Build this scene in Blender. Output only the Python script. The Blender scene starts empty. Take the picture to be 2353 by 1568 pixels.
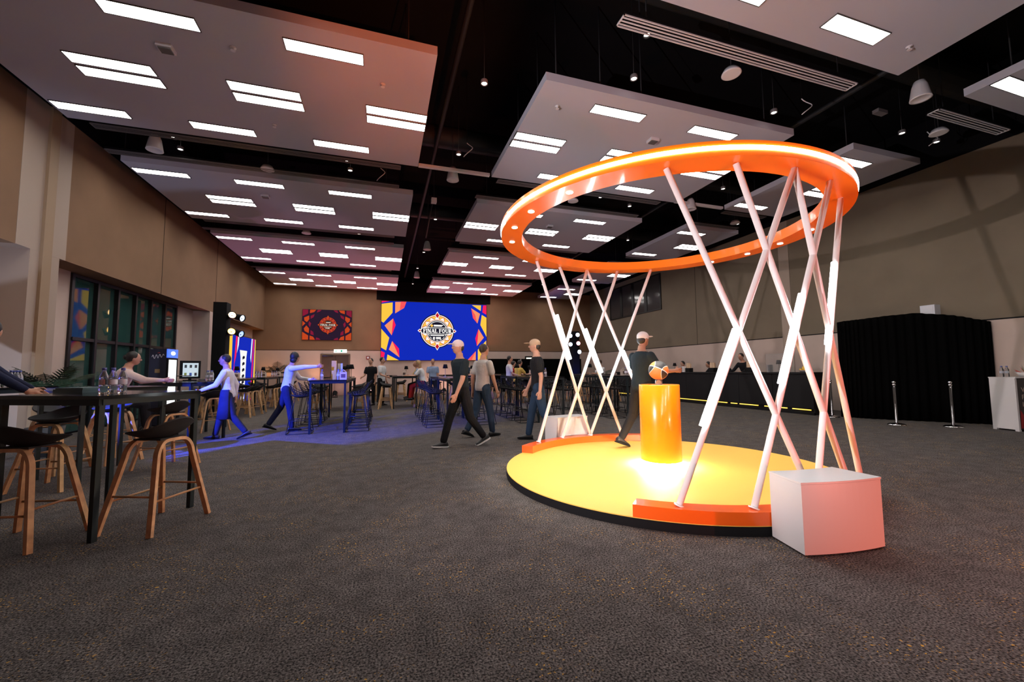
import bpy, bmesh, math, random
import numpy as np
from mathutils import Vector, Matrix
random.seed(7)
PI = math.pi
S = bpy.context.scene
C = S.collection

# ------------------------------------------------------------------ camera
YAW, PIT, ROL, FPX = 0.3087264, 0.0717246, -0.0085671, 934.97
_fw = Vector((math.sin(YAW)*math.cos(PIT), math.cos(YAW)*math.cos(PIT), math.sin(PIT)))
_r = Vector((math.cos(YAW), -math.sin(YAW), 0.0))
_u = _r.cross(_fw)
_r2 = _r*math.cos(ROL) + _u*math.sin(ROL)
_u2 = -_r*math.sin(ROL) + _u*math.cos(ROL)
cam = bpy.data.cameras.new('camera')
cam.sensor_fit = 'HORIZONTAL'; cam.sensor_width = 36.0; cam.lens = 36.0*FPX/2353.0
cam.clip_start = 0.05; cam.clip_end = 200
cam_o = bpy.data.objects.new('camera', cam); C.objects.link(cam_o)
cam_o.matrix_world = Matrix(((_r2.x, _u2.x, -_fw.x, 0), (_r2.y, _u2.y, -_fw.y, 0), (_r2.z, _u2.z, -_fw.z, 1.27), (0, 0, 0, 1)))
S.camera = cam_o
# ------------------------------------------------------------------ world + exposure
S.cycles.max_bounces = 5; S.cycles.diffuse_bounces = 3; S.cycles.glossy_bounces = 2; S.cycles.transmission_bounces = 4
S.cycles.caustics_reflective = False; S.cycles.caustics_refractive = False
w = bpy.data.worlds.new('world'); S.world = w; w.use_nodes = True
w.node_tree.nodes['Background'].inputs[0].default_value = (0.02, 0.022, 0.03, 1)
w.node_tree.nodes['Background'].inputs[1].default_value = 0.2
S.view_settings.view_transform = 'Standard'; S.view_settings.look = 'None'
S.view_settings.gamma = 1.0; S.view_settings.exposure = 0.9; S.view_settings.use_curve_mapping = False
CEIL_L = 9.5        # radiance of the ceiling light strips
LEDW = .52           # video wall brightness
def lamp(kind, name, loc, power, col, target=None, spot=60, blend=.5, size=.1, parent=None):
    l = bpy.data.lights.new(name, kind); l.energy = power; l.color = col
    if kind == 'SPOT': l.spot_size = math.radians(spot); l.spot_blend = blend
    l.shadow_soft_size = size
    o = bpy.data.objects.new(name, l); C.objects.link(o); o.location = loc
    if target is not None:
        o.rotation_euler = (Vector(target)-Vector(loc)).to_track_quat('-Z', 'Y').to_euler()
    if parent is not None:
        o.parent = parent; o.matrix_parent_inverse = parent.matrix_basis.inverted()
    return o
# stage lamps of the room and an added pale blue one, (fixture place, aim, power, colour, cone, blend); fixtures are modelled further down
STAGE = [
 ((-4.07, 1.05, 1.25), (5.2, 5.3, 3.3), 1100, (1.0, .87, .88), 60, .5, 'white'),
 ((-5.45, 5.2, 2.5), (-1.0, 9.6, 0.0), 5000, (.04, .075, 1.0), 36, .5, 'blue'),
 ((4.9, -1.4, 0.35), (4.2, 2.6, .5), 330, (1.0, .22, .15), 120, .9, 'red'),
 ((1.35, -.7, 0.35), (0.45, 5.7, 5.7), 1050, (1.0, .17, .035), 28, .9, 'orange'),
 ((-4.9, 6.0, 0.35), (-6.3, 8.7, 1.7), 170, (.62, .74, 1.0), 110, .8, 'added pale blue'),  # added fill light, brightens the back of the left niche
]

UPL = [  # floor uplights washing far wall and ceiling; pink and violet ones are added
 ((-5.55, 23.1, .28), (-5.2, 23.3, 4.5), 45, (1.0, .38, .05), 80, 'orange floor uplight glowing in the far left corner'),
 ((-3.35, 23.1, .28), (-3.3, 23.5, 3.0), 30, (1.0, .38, .05), 70, 'orange floor uplight glowing left of the far brown door'),
 ((-.5, 22.6, .28), (0.5, 20.5, 5.7), 330, (1.0, .26, .22), 110, 'added pink floor uplight by the left end of the video wall'),  # added lamp, tints the farthest ceiling panels pink
 ((6.3, 22.6, .28), (4.8, 20.5, 5.7), 330, (1.0, .30, .20), 110, 'added pink floor uplight by the right end of the video wall'),  # added lamp, warms the far middle ceiling panel
 ((-5.3, 17.8, .28), (-2.5, 16.5, 5.7), 150, (.75, .25, .45), 100, 'added violet floor uplight by the left niches'),  # added lamp, lifts the left ceiling panels
 ((-2.2, 21.9, .25), (-2.2, 23.6, 1.7), 75, (1.0, .55, .48), 130, 'added pink floor light washing the far wall around the brown door'),  # added wall washer, lightens the lower far wall
 ((9.3, 18.9, .25), (9.78, 19.55, 2.3), 70, (.03, .08, 1.0), 60, 'blue floor uplight at the foot of the far lighting tower'),
 ((3.2, 22.2, .25), (3.0, 23.6, 1.0), 40, (1.0, .55, .45), 130, 'added pink floor light washing the wall under the video wall'),  # added wall washer for the strip below the screen
]
# ------------------------------------------------------------------ materials
MATS = {}
def mat(name, col=(.5, .5, .5), rough=.5, metal=0.0, emit=None, estr=1.0, spec=None, trans=0.0, coat=0.0, bump=None, var=None, ior=None):
    """procedural material; bump=(scale,strength), var=(scale,amount) tint variation"""
    if name in MATS: return MATS[name]
    m = bpy.data.materials.new(name); m.use_nodes = True
    nt = m.node_tree; b = nt.nodes['Principled BSDF']
    b.inputs['Base Color'].default_value = (*col, 1); b.inputs['Roughness'].default_value = rough
    b.inputs['Metallic'].default_value = metal
    if spec is not None: b.inputs['Specular IOR Level'].default_value = spec
    if trans: b.inputs['Transmission Weight'].default_value = trans
    if ior: b.inputs['IOR'].default_value = ior
    if coat: b.inputs['Coat Weight'].default_value = coat; b.inputs['Coat Roughness'].default_value = .08
    if emit is not None:
        b.inputs['Emission Color'].default_value = (*emit, 1); b.inputs['Emission Strength'].default_value = estr
    if var or bump: tc = nt.nodes.new('ShaderNodeTexCoord')
    if var:
        n = nt.nodes.new('ShaderNodeTexNoise'); n.inputs['Scale'].default_value = var[0]; n.inputs['Detail'].default_value = 4
        nt.links.new(tc.outputs['Object'], n.inputs['Vector'])
        r = nt.nodes.new('ShaderNodeValToRGB'); a = var[1]
        r.color_ramp.elements[0].position = .3; r.color_ramp.elements[1].position = .7
        r.color_ramp.elements[0].color = (*[c*(1-a) for c in col], 1); r.color_ramp.elements[1].color = (*[min(1, c*(1+a)) for c in col], 1)
        nt.links.new(n.outputs['Fac'], r.inputs[0]); nt.links.new(r.outputs[0], b.inputs['Base Color'])
    if bump:
        n2 = nt.nodes.new('ShaderNodeTexNoise'); n2.inputs['Scale'].default_value = bump[0]; n2.inputs['Detail'].default_value = 3
        nt.links.new(tc.outputs['Object'], n2.inputs['Vector'])
        bp = nt.nodes.new('ShaderNodeBump'); bp.inputs['Strength'].default_value = bump[1]; bp.inputs['Distance'].default_value = .01
        nt.links.new(n2.outputs['Fac'], bp.inputs['Height']); nt.links.new(bp.outputs[0], b.inputs['Normal'])
    MATS[name] = m; return m

def carpet_mat():
    m = bpy.data.materials.new('carpet'); m.use_nodes = True; nt = m.node_tree; L = nt.links
    b = nt.nodes['Principled BSDF']; b.inputs['Roughness'].default_value = .95; b.inputs['Specular IOR Level'].default_value = .15
    tc = nt.nodes.new('ShaderNodeTexCoord')
    def noise(s, d=2):
        n = nt.nodes.new('ShaderNodeTexNoise'); n.inputs['Scale'].default_value = s; n.inputs['Detail'].default_value = d
        L.new(tc.outputs['Object'], n.inputs['Vector']); return n
    def ramp(src, p0, p1, c0, c1):
        r = nt.nodes.new('ShaderNodeValToRGB'); e = r.color_ramp.elements
        e[0].position = p0; e[1].position = p1; e[0].color = (*c0, 1); e[1].color = (*c1, 1); L.new(src, r.inputs[0]); return r
    fine = ramp(noise(95, 3).outputs['Fac'], .36, .66, (.0165, .0150, .0150), (.200, .178, .170))
    mid = ramp(noise(7, 3).outputs['Fac'], .3, .7, (.75, .75, .75), (1.15, 1.15, 1.15))
    mul = nt.nodes.new('ShaderNodeMix'); mul.data_type = 'RGBA'; mul.blend_type = 'MULTIPLY'; mul.inputs[0].default_value = 1
    L.new(fine.outputs[0], mul.inputs[6]); L.new(mid.outputs[0], mul.inputs[7])
    fleck = ramp(noise(56, 1).outputs['Fac'], .66, .685, (0, 0, 0), (1, 1, 1))
    patch = ramp(noise(2.1, 3).outputs['Fac'], .46, .62, (0, 0, 0), (1, 1, 1))
    mm = nt.nodes.new('ShaderNodeMath'); mm.operation = 'MULTIPLY'; L.new(fleck.outputs[0], mm.inputs[0]); L.new(patch.outputs[0], mm.inputs[1])
    mx = nt.nodes.new('ShaderNodeMix'); mx.data_type = 'RGBA'; L.new(mm.outputs[0], mx.inputs[0])
    L.new(mul.outputs[2], mx.inputs[6]); mx.inputs[7].default_value = (.62, .34, .06, 1)
    L.new(mx.outputs[2], b.inputs['Base Color'])
    bp = nt.nodes.new('ShaderNodeBump'); bp.inputs['Strength'].default_value = .7; bp.inputs['Distance'].default_value = .012
    L.new(noise(120, 2).outputs['Fac'], bp.inputs['Height']); L.new(bp.outputs[0], b.inputs['Normal'])
    MATS['carpet'] = m; return m

M = dict(
 carpet=carpet_mat(),
 fabric=mat('wall_fabric', (.20, .115, .064), .95, bump=(300, .25), var=(1.3, .07)),
 fabric_r=mat('wall_fabric_grey', (.168, .132, .094), .95, bump=(300, .25), var=(1.3, .07)),
 cream=mat('cream_paint', (.46, .36, .31), .7, var=(2, .03)),
 pier=mat('pier_paint', (.33, .255, .205), .7),
 tan=mat('tan_strip', (.28, .19, .115), .7),
 black=mat('black_paint', (.006, .006, .007), .85, spec=.2),
 void=mat('void_black', (.004, .004, .005), .9, spec=.1),
 duct=mat('duct_black', (.012, .013, .016), .6, spec=.3),
 panel=mat('ceiling_panel_white', (.43, .445, .53), .8, spec=.2),
 strip=mat('light_strip', (.9, .9, .9), .5, emit=(1.0, .95, .90), estr=CEIL_L),
 sframe=mat('strip_frame', (.08, .08, .08), .6),
 dgrey=mat('diffuser_grey', (.10, .10, .11), .6),
 dwhite=mat('diffuser_white', (.62, .62, .66), .5),
 dlight=mat('downlight', (1, 1, 1), .5, emit=(1.0, .93, .82), estr=6),
 spk=mat('speaker_white', (.60, .61, .66), .6),
 orange=mat('hoop_orange', (.95, .185, .006), .32, coat=.4),
 orange2=mat('pedestal_orange', (.95, .27, .004), .25, coat=.5),
 red=mat('curb_orange', (.90, .115, .005), .3, coat=.4),
 yellow=mat('platform_yellow', (.93, .53, .085), .6, bump=(200, .1)),
 white=mat('white_laminate', (.58, .56, .56), .35),
 tube=mat('white_tube', (.82, .80, .81), .4),
 led=mat('led_white', (1, 1, 1), .4, emit=(.86, .95, 1.0), estr=22),
 ledring=mat('led_ring', (1, 1, 1), .4, emit=(1.0, .97, .96), estr=18),
 ledbase=mat('led_pedestal', (1, 1, 1), .4, emit=(1.0, .92, .80), estr=260),
 ledyel=mat('led_bar', (1, .8, .3), .4, emit=(1.0, .62, .06), estr=.75),
 blackmetal=mat('black_metal', (.012, .014, .016), .38, spec=.4),
 blacktop=mat('black_tabletop', (.009, .010, .011), .12, spec=.22),
 tedge=mat('table_edge', (.010, .017, .019), .5, spec=.2),
 seatblk=mat('black_seat', (.010, .010, .011), .75, bump=(400, .3)),
 wood=mat('oak', (.52, .30, .14), .5, var=(14, .22), bump=(60, .08)),
 wood_d=mat('oak_edge', (.40, .21, .09), .5),
 chrome=mat('chrome', (.75, .75, .76), .12, metal=1.0),
 drape=mat('black_drape', (.0022, .0022, .0022), .95, spec=.02),
 bar=mat('bar_black', (.007, .007, .008), .55, spec=.3),
 door=mat('brown_door', (.055, .032, .024), .5, var=(3, .12)),
 dframe=mat('door_frame', (.11, .075, .05), .5),
 frame=mat('window_frame', (.008, .008, .009), .4),
 glassd=mat('dark_glass', (.020, .062, .056), .035, spec=.8),
 glassr=mat('dark_glass_grey', (.05, .045, .045), .12, spec=.6),
 plastic=mat('clear_plastic', (.93, .95, 1.0), .06, trans=.92, ior=1.2),
 bluecap=mat('bottle_cap', (.10, .13, .45), .4),
 blabel=mat('bottle_label', (.35, .42, .75), .4),
 leaf=mat('palm_leaf', (.014, .03, .012), .5),
 pot=mat('pot_dark', (.02, .02, .022), .5),
 skin=mat('skin', (.48, .26, .18), .55, spec=.3),
 skin_d=mat('skin_tan', (.33, .17, .11), .55, spec=.3),
 hair=mat('black_hair', (.010, .008, .008), .55),
 hairb=mat('brown_hair', (.05, .03, .018), .55),
 hairf=mat('fair_hair', (.36, .22, .10), .5),
 eye=mat('eye_dark', (.012, .010, .010), .3),
 acrylic=mat('clear_acrylic', (.95, .97, 1), .04, trans=.9, ior=1.3),
)
def cloth(name, col): return mat('cloth_'+name, col, .9, spec=.2, bump=(45, .35), var=(9, .10))

# ------------------------------------------------------------------ mesh helpers
class MB:
    def __init__(self): self.v = []; self.f = []; self.m = []; self.sm = []
    def add(self, vs, fs, mi=0, smooth=False):
        o = len(self.v); self.v += [tuple(p) for p in vs]
        for f in fs: self.f.append(tuple(i+o for i in f)); self.m.append(mi); self.sm.append(smooth)
        return self
    def box(self, x0, x1, y0, y1, z0, z1, mi=0, mtx=None):
        vs = [Vector(p) for p in ((x0, y0, z0), (x1, y0, z0), (x1, y1, z0), (x0, y1, z0), (x0, y0, z1), (x1, y0, z1), (x1, y1, z1), (x0, y1, z1))]
        if mtx is not None: vs = [mtx @ p for p in vs]
        return self.add(vs, [(0, 3, 2, 1), (4, 5, 6, 7), (0, 1, 5, 4), (1, 2, 6, 5), (2, 3, 7, 6), (3, 0, 4, 7)], mi)
    def rings(self, rings, mi=0, closed=True, cap0=True, cap1=True, smooth=True):
        n = len(rings[0]); vs = [p for r in rings for p in r]; fs = []
        for i in range(len(rings)-1):
            for j in range(n if closed else n-1):
                k = (j+1) % n; fs.append((i*n+j, i*n+k, (i+1)*n+k, (i+1)*n+j))
        self.add(vs, fs, mi, smooth)
        o = len(self.v)-len(vs)
        if cap0: self.f.append(tuple(o+j for j in reversed(range(n)))); self.m.append(mi); self.sm.append(False)
        if cap1: self.f.append(tuple(o+(len(rings)-1)*n+j for j in range(n))); self.m.append(mi); self.sm.append(False)
        return self
    def tube(self, pts, r, n=8, mi=0, flat=None, up=(0, 0, 1)):
        """sweep along pts; r number or list; flat=(a,b) half-sizes for a rectangular section"""
        P = [Vector(p) for p in pts]; R = r if isinstance(r, (list, tuple)) else [r]*len(P)
        rg = []; prev = None
        for i, p in enumerate(P):
            t = (P[min(i+1, len(P)-1)]-P[max(i-1, 0)]).normalized()
            if prev is None:
                a = Vector(up)
                if abs(a.dot(t)) > .95: a = Vector((1, 0, 0))
                prev = (a - t*a.dot(t)).normalized()
            else:
                prev = (prev - t*prev.dot(t)).normalized()
            b = t.cross(prev)
            if flat: rg.append([p+prev*(s*flat[0])+b*(q*flat[1]) for s, q in ((1, 1), (-1, 1), (-1, -1), (1, -1))])
            else: rg.append([p+(prev*math.cos(2*PI*k/n)+b*math.sin(2*PI*k/n))*R[i] for k in range(n)])
        return self.rings(rg, mi, smooth=not flat)
    def lathe(self, prof, c=(0, 0, 0), n=24, mi=0, cap=True, smooth=True):
        rg = [[(c[0]+r*math.cos(2*PI*k/n), c[1]+r*math.sin(2*PI*k/n), c[2]+z) for k in range(n)] for r, z in prof]
        return self.rings(rg, mi, True, cap, cap, smooth)
    def ell(self, c, rad, n=16, m=10, mi=0, mtx=None):
        rg = []
        for i in range(m+1):
            a = PI*i/m; rr = max(math.sin(a), .02); z = -math.cos(a)
            ring = [Vector((rad[0]*rr*math.cos(2*PI*k/n), rad[1]*rr*math.sin(2*PI*k/n), rad[2]*z)) for k in range(n)]
            if mtx is not None: ring = [mtx @ p for p in ring]
            rg.append([p+Vector(c) for p in ring])
        return self.rings(rg, mi)
    def prism(self, poly, z0, z1, mi=0):
        n = len(poly); vs = [(x, y, z0) for x, y in poly]+[(x, y, z1) for x, y in poly]
        fs = [tuple(reversed(range(n))), tuple(range(n, 2*n))]+[(i, (i+1) % n, n+(i+1) % n, n+i) for i in range(n)]
        return self.add(vs, fs, mi)
    def arc(self, c, r0, r1, a0, a1, z0, z1, n=48, mi=0, full=False):
        """annular block, degrees"""
        N = n if full else n+1; rg = []
        for i in range(N):
            a = math.radians(a0+(a1-a0)*i/n); ca, sa = math.cos(a), math.sin(a)
            rg.append([(c[0]+r*ca, c[1]+r*sa, z) for r, z in ((r1, z0), (r1, z1), (r0, z1), (r0, z0))])
        if full:
            rg.append(rg[0]); return self.rings(rg, mi, True, False, False, False)
        return self.rings(rg, mi, True, True, True, False)
    def mesh(self, name, mats):
        me = bpy.data.meshes.new(name); me.from_pydata(self.v, [], self.f)
        for m in (mats if isinstance(mats, (list, tuple)) else [mats]): me.materials.append(M[m] if isinstance(m, str) else m)
        me.polygons.foreach_set('material_index', self.m); me.polygons.foreach_set('use_smooth', self.sm); me.update()
        return me
    def build(self, name, mats, parent=None, loc=None, rz=0):
        return link(name, self.mesh(name, mats), parent, loc, rz)
def link(name, me, parent=None, loc=None, rz=0):
    o = bpy.data.objects.new(name, me); C.objects.link(o)
    if loc is not None: o.location = loc
    if rz: o.rotation_euler = (0, 0, rz)
    if parent is not None: o.parent = parent
    return o
def tag(o, label=None, cat=None, group=None, kind=None):
    if label: o['label'] = label
    if cat: o['category'] = cat
    if group: o['group'] = group
    if kind: o['kind'] = kind
    return o
def thing(name, label, cat, loc=(0, 0, 0), rz=0, group=None):
    o = link(name, None, None, loc, rz); o.empty_display_size = .1
    return tag(o, label, cat, group)
def struct(name, mb, mats, parent=None, loc=None):
    o = mb.build(name, mats, parent, loc)
    if parent is None: o['kind'] = 'structure'
    return o
def copy_tree(o, parent=None):
    c = o.copy(); C.objects.link(c); c.parent = parent
    for ch in o.children: copy_tree(ch, c)
    return c
def put(proto, first, loc, rz, label, group=None, kind=None):
    """place a copy of proto (or proto itself the first time)"""
    o = proto if first else copy_tree(proto)
    o.location = loc; o.rotation_euler = (0, 0, rz); o['label'] = label
    if group: o['group'] = group
    elif 'group' in o: del o['group']
    return o
def text_mesh(body, size, name='lettering', align='CENTER', ext=.001):
    cu = bpy.data.curves.new(name, 'FONT'); cu.body = body; cu.size = size; cu.align_x = align; cu.align_y = 'CENTER'; cu.extrude = ext
    o = bpy.data.objects.new(name, cu); C.objects.link(o)
    me = bpy.data.meshes.new_from_object(o.evaluated_get(bpy.context.evaluated_depsgraph_get()))
    bpy.data.objects.remove(o); me.name = name; me.materials.clear(); return me
ORD = ['first', 'second', 'third', 'fourth', 'fifth', 'sixth', 'seventh', 'eighth', 'ninth', 'tenth']
# ================================================================== THE HALL
XL, XR, YF, YB, ZT = -5.8, 12.9, 23.6, -7.0, 6.12
XW = -6.3      # back of the window niches
SOF = 3.43
struct('floor', MB().box(XW-.2, XR+.2, YB-.2, YF+.2, -.1, 0), 'carpet')
# left wall: fabric upper wall over a run of niches
mb = MB().box(XL-.6, XL, YB, 8.75, SOF, ZT).box(XL-.6, XL, 9.87, YF, SOF, ZT)
wl = struct('wall_left', mb, 'fabric')
for y in (13.4, 17.2): MB().box(XL, XL+.006, y, y+.012, SOF, ZT).build('seam', 'black', wl)
MB().box(XL-.6, XL+.004, 8.752, 9.868, SOF, ZT).build('pier_panel', 'pier', wl)
MB().box(XW-.15, XW, YB, 10.9, 0, SOF).box(XW-.15, XW, 15.55, YF, 0, SOF).build('niche_back', 'cream', wl)
MB().box(XW, XL+.002, 9.05, 9.72, 0, SOF).build('pier', 'pier', wl)
MB().box(XL, XL+.05, 9.25, 9.46, 0, ZT).build('pier_strip', 'tan', wl)
MB().box(XW, XL+.002, 16.75, 17.4, 0, SOF).build('pier', 'cream', wl)
MB().box(XL-.6, XL+.02, YB, YF, ZT, 7.4).build('void_band', 'void', wl)
# window in the left niche: 6 x 2 panes
wn = struct('window_1', MB().box(XW-.1, XW+.04, 10.9, 10.98, 0, SOF-.02).box(XW-.1, XW+.04, 15.48, 15.55, 0, SOF-.02)
            .box(XW-.1, XW+.04, 10.98, 15.48, SOF-.09, SOF-.02), 'frame')
for i in range(1, 6):
    y = 10.94+i*(15.51-10.94)/6
    MB().box(XW-.05, XW+.07, y-.035, y+.035, 0, SOF-.09).build('mullion', 'frame', wn)
for z in (.9, 2.02): MB().box(XW-.05, XW+.06, 10.98, 15.48, z-.035, z+.035).build('transom', 'frame', wn)
for i in range(6):
    y0 = 10.94+i*(15.51-10.94)/6+.036; y1 = 10.94+(i+1)*(15.51-10.94)/6-.036
    for z0, z1 in ((.05, .86), (.94, 1.98), (2.06, SOF-.1)):
        MB().box(XW-.03, XW-.015, y0, y1, z0, z1).build('pane', 'glassd', wn)
# far wall
fw = struct('wall_far', MB().box(XW, XR+.2, YF, YF+.2, 2.42, 7.4), 'fabric')
MB().box(XW, -3.12, YF, YF+.2, 0, 2.40).box(-1.66, 8.35, YF, YF+.2, 0, 2.40).box(9.35, XR+.2, YF, YF+.2, 0, 2.40).box(-3.12, -1.66, YF, YF+.2, 2.22, 2.40).box(8.35, 9.35, YF, YF+.2, 2.12, 2.40).build('lower_wall', 'cream', fw)
MB().box(XW, XR, YF-.006, YF, 2.40, 2.425).build('reveal_line', 'black', fw)
MB().box(-.35, 6.15, YF-.08, YF, 5.25, 6.3).build('black_band', 'void', fw)
MB().box(XW, XR, YF-.03, YF, ZT, 7.4).build('void_band', 'void', fw)
# right wall
wr = struct('wall_right', MB().box(XR, XR+.2, YB, 9.92, 2.32, ZT+.1).box(XR, XR+.2, 10.3, YF, 2.32, ZT+.1), 'fabric_r')
MB().box(XR, XR+.2, YB, YF, 0, 2.29).build('lower_wall', 'cream', wr)
MB().box(XR-.005, XR+.1, YB, YF, 2.29, 2.32).build('reveal_line', 'black', wr)
MB().box(XR-.012, XR+.2, 9.93, 10.29, 0, ZT+.1).build('pier_strip', 'pier', wr)
MB().box(XR-.02, XR+.2, YB, YF, ZT+.1, 7.4).build('void_band', 'void', wr)
for y in (14.2, 4.1): MB().box(XR-.006, XR, y, y+.012, 2.32, ZT+.1).build('seam', 'black', wr)
# high window in the right wall
w2 = struct('window_2', MB().box(XR-.05, XR+.02, 16.45, 16.53, 4.16, 5.95).box(XR-.05, XR+.02, 21.0, 21.08, 4.16, 5.95).box(XR-.05, XR+.02, 16.53, 21.0, 4.16, 4.22).box(XR-.05, XR+.02, 16.53, 21.0, 5.89, 5.95), 'frame')
for y in (17.65, 18.77, 19.88): MB().box(XR-.06, XR+.02, y-.11, y+.11, 4.22, 5.89).build('mullion', 'frame', w2)
for y0, y1 in ((16.53, 17.54), (17.76, 18.66), (18.88, 19.77), (19.99, 21.0)):
    MB().box(XR-.03, XR-.01, y0, y1, 4.22, 5.89).build('pane', 'glassr', w2)
struct('wall_back', MB().box(XW-.2, XR+.2, YB-.2, YB, 0, 7.4), 'fabric')
struct('ceiling', MB().box(XW-.4, XR+.2, YB-.2, YF+.2, 7.4, 7.5), 'void')

# double door on the far wall
dr = struct('door_1', MB().box(-3.12, -3.05, YF-.04, YF+.1, 0, 2.22).box(-1.73, -1.66, YF-.04, YF+.1, 0, 2.22).box(-3.05, -1.73, YF-.04, YF+.1, 2.15, 2.22), 'dframe')
for x0, x1 in ((-3.05, -2.395), (-2.385, -1.73)):
    lf = MB().box(x0, x1, YF+.0, YF+.05, 0.01, 2.15).build('door_leaf', 'door', dr)
    MB().box((x0+x1)/2+.12*(1 if x0 < -3 else -1)-.02, (x0+x1)/2+.12*(1 if x0 < -3 else -1)+.02, YF-.04, YF, .95, 1.25).build('handle', 'chrome', lf)
MB().box(-3.02, -2.5, YF-.06, YF, 2.08, 2.14).build('door_closer', 'chrome', dr)
d2 = struct('door_2', MB().box(8.35, 8.43, YF-.03, YF+.15, 0, 2.12).box(9.27, 9.35, YF-.03, YF+.15, 0, 2.12).box(8.43, 9.27, YF-.03, YF+.15, 2.04, 2.12), 'black')
MB().box(8.43, 9.27, YF+.12, YF+.15, 0, 2.04).build('lit_room_beyond', mat('lit_room', (1, 1, 1), .5, emit=(1, .95, .75), estr=.8), d2)
MB().box(8.9, 9.27, YF-.02, YF+.03, 0, 1.75).build('door_leaf', 'black', d2)

# ------------------------------------------------------------------ ceiling panels, light strips, diffusers
ZP = 5.7
ROWS = [(-4.4, -1.1), (.54, 3.82), (5.47, 8.75), (10.25, 13.6), (14.9, 18.37), (19.78, 23.15)]
COLS = {'A': (-5.25, .68), 'B': (2.33, 7.43), 'D': (9.06, 11.15)}
COLN = {'A': 'left', 'B': 'middle', 'D': 'right'}
XS = {'A': ([-5.2, -3.3, -1.31], [-4.25, -2.31, -.31], [-5.2, -3.3, -1.31]), 'B': ([3.34, 5.38], [2.34, 4.34, 6.4], [3.34, 5.38]), 'D': ([9.1], [10.12], [9.0+.08])}
ROWN = ['', '', 'nearest', 'second', 'third', 'farthest']
sw, sl = .205, .99
def strip_proto():
    b = MB(); t = .011
    b.box(-t, sl+t, -t, 0, -.012, .03).box(-t, sl+t, sw, sw+t, -.012, .03).box(-t, 0, 0, sw, -.012, .03).box(sl, sl+t, 0, sw, -.012, .03)
    o = b.build('ceiling_light', 'sframe'); MB().box(0, sl, 0, sw, -.008, .03).build('diffuser', 'strip', o)
    o['category'] = 'ceiling light'; return o
SP = strip_proto(); SPF = True
for col, (x0, x1) in COLS.items():
    for ri, (y0, y1) in enumerate(ROWS):
        if ri == 0 or (ri == 1 and col == 'A'): continue
        struct('ceiling_panel', MB().box(x0, x1, y0, y1, ZP, ZP+.13), 'panel')
        ys = (y0+.29, y0+1.42, y0+2.78)
        pn = ('topmost %s ceiling panel' % COLN[col]) if ri == 1 else '%s %s ceiling panel' % (ROWN[ri], COLN[col])
        for rr in range(3):
            for xi, x in enumerate(XS[col][rr]):
                for d in ((0, 1) if rr == 1 else (0,)):
                    wd = ('lone' if len(XS[col][rr]) == 1 else ORD[xi])
                    rown = ('front row', 'middle row', 'back row')[rr]
                    lab = 'light strip, %s from left, %s%s of %s' % (wd, (('front' if d == 0 else 'rear')+' of pair, ') if rr == 1 else '', rown, pn)
                    if wd == 'lone': lab = 'lone light strip, %s%s of %s' % ((('front' if d == 0 else 'rear')+' of pair, ') if rr == 1 else '', rown, pn)
                    put(SP, SPF, (x, ys[rr]+d*.275, ZP-.002), 0, lab, 'light strips of the %s' % pn); SPF = False
# small panel fittings
def fit_box(x, y, lab):
    o = MB().box(-.09, .09, -.08, .08, -.05, .0).box(-.07, .07, -.06, .06, -.065, -.05, 1).build('ceiling_sensor', ['spk', 'dgrey'], None, (x, y, ZP)); tag(o, lab, 'sensor')
fit_box(-2.86, 6.4, 'small grey box sensor on the nearest left ceiling panel')
fit_box(4.93, 6.38, 'small grey box sensor on the nearest middle ceiling panel')
fit_box(-2.85, 11.32, 'small grey box sensor on the second left ceiling panel')
fit_box(4.85, 11.3, 'small grey box sensor on the second middle ceiling panel')
def spr(x, y, lab):
    o = MB().lathe([(.04, 0), (.04, -.012), (.012, -.014), (.012, -.04), (.03, -.042), (.03, -.048)], n=12).build('sprinkler_head', 'spk', None, (x, y, ZP)); tag(o, lab, 'sprinkler', 'sprinkler heads')
for x, y, l in ((-2.0, 6.15, 'tiny sprinkler head by the front row of the nearest left ceiling panel'), (-1.9, 7.95, 'tiny sprinkler head behind the middle lights of the nearest left ceiling panel'),
             (-.05, 6.3, 'tiny sprinkler head near the orange-lit corner of the nearest left ceiling panel'), (2.75, 6.0, 'tiny sprinkler head near the left front corner of the nearest middle ceiling panel'),
             (6.95, 5.9, 'tiny sprinkler head near the right front corner of the nearest middle ceiling panel'), (6.9, 3.4, 'tiny sprinkler head on the ceiling panel cut by the top right corner')): spr(x, y, l)
# linear slot diffusers beside the panels
def diffuser(x0, x1, y, m, lab, grp, wd=.19):
    b = MB(); t = .016
    b.box(x0, x1, y, y+t, 5.74, 5.755).box(x0, x1, y+wd-t, y+wd, 5.74, 5.755).box(x0, x0+t, y, y+wd, 5.74, 5.755).box(x1-t, x1, y, y+wd, 5.74, 5.755)
    o = b.build('slot_diffuser', m); tag(o, lab, 'air vent', grp)
    for k in range(1, 4):
        yy = y+k*wd/4; MB().box(x0+t, x1-t, yy-.009, yy+.009, 5.742, 5.75).build('slat', m, o)
    MB().box(x0+t, x1-t, y+.001, y+wd-.001, 5.78, 5.80).build('backing', 'void', o)
    for x in (x0+.3, x1-.3): MB().box(x-.006, x+.006, y+wd/2-.006, y+wd/2+.006, 5.80, 7.4).build('hanger', 'duct', o)
G = 'slot air diffusers in the black ceiling gaps'
diffuser(2.85, 7.11, 4.16, 'dwhite', 'long white slot air diffuser over the top of the orange ring', G)
diffuser(9.18, 11.3, 4.18, 'dwhite', 'short white slot air diffuser near the right wall', G)
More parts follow.
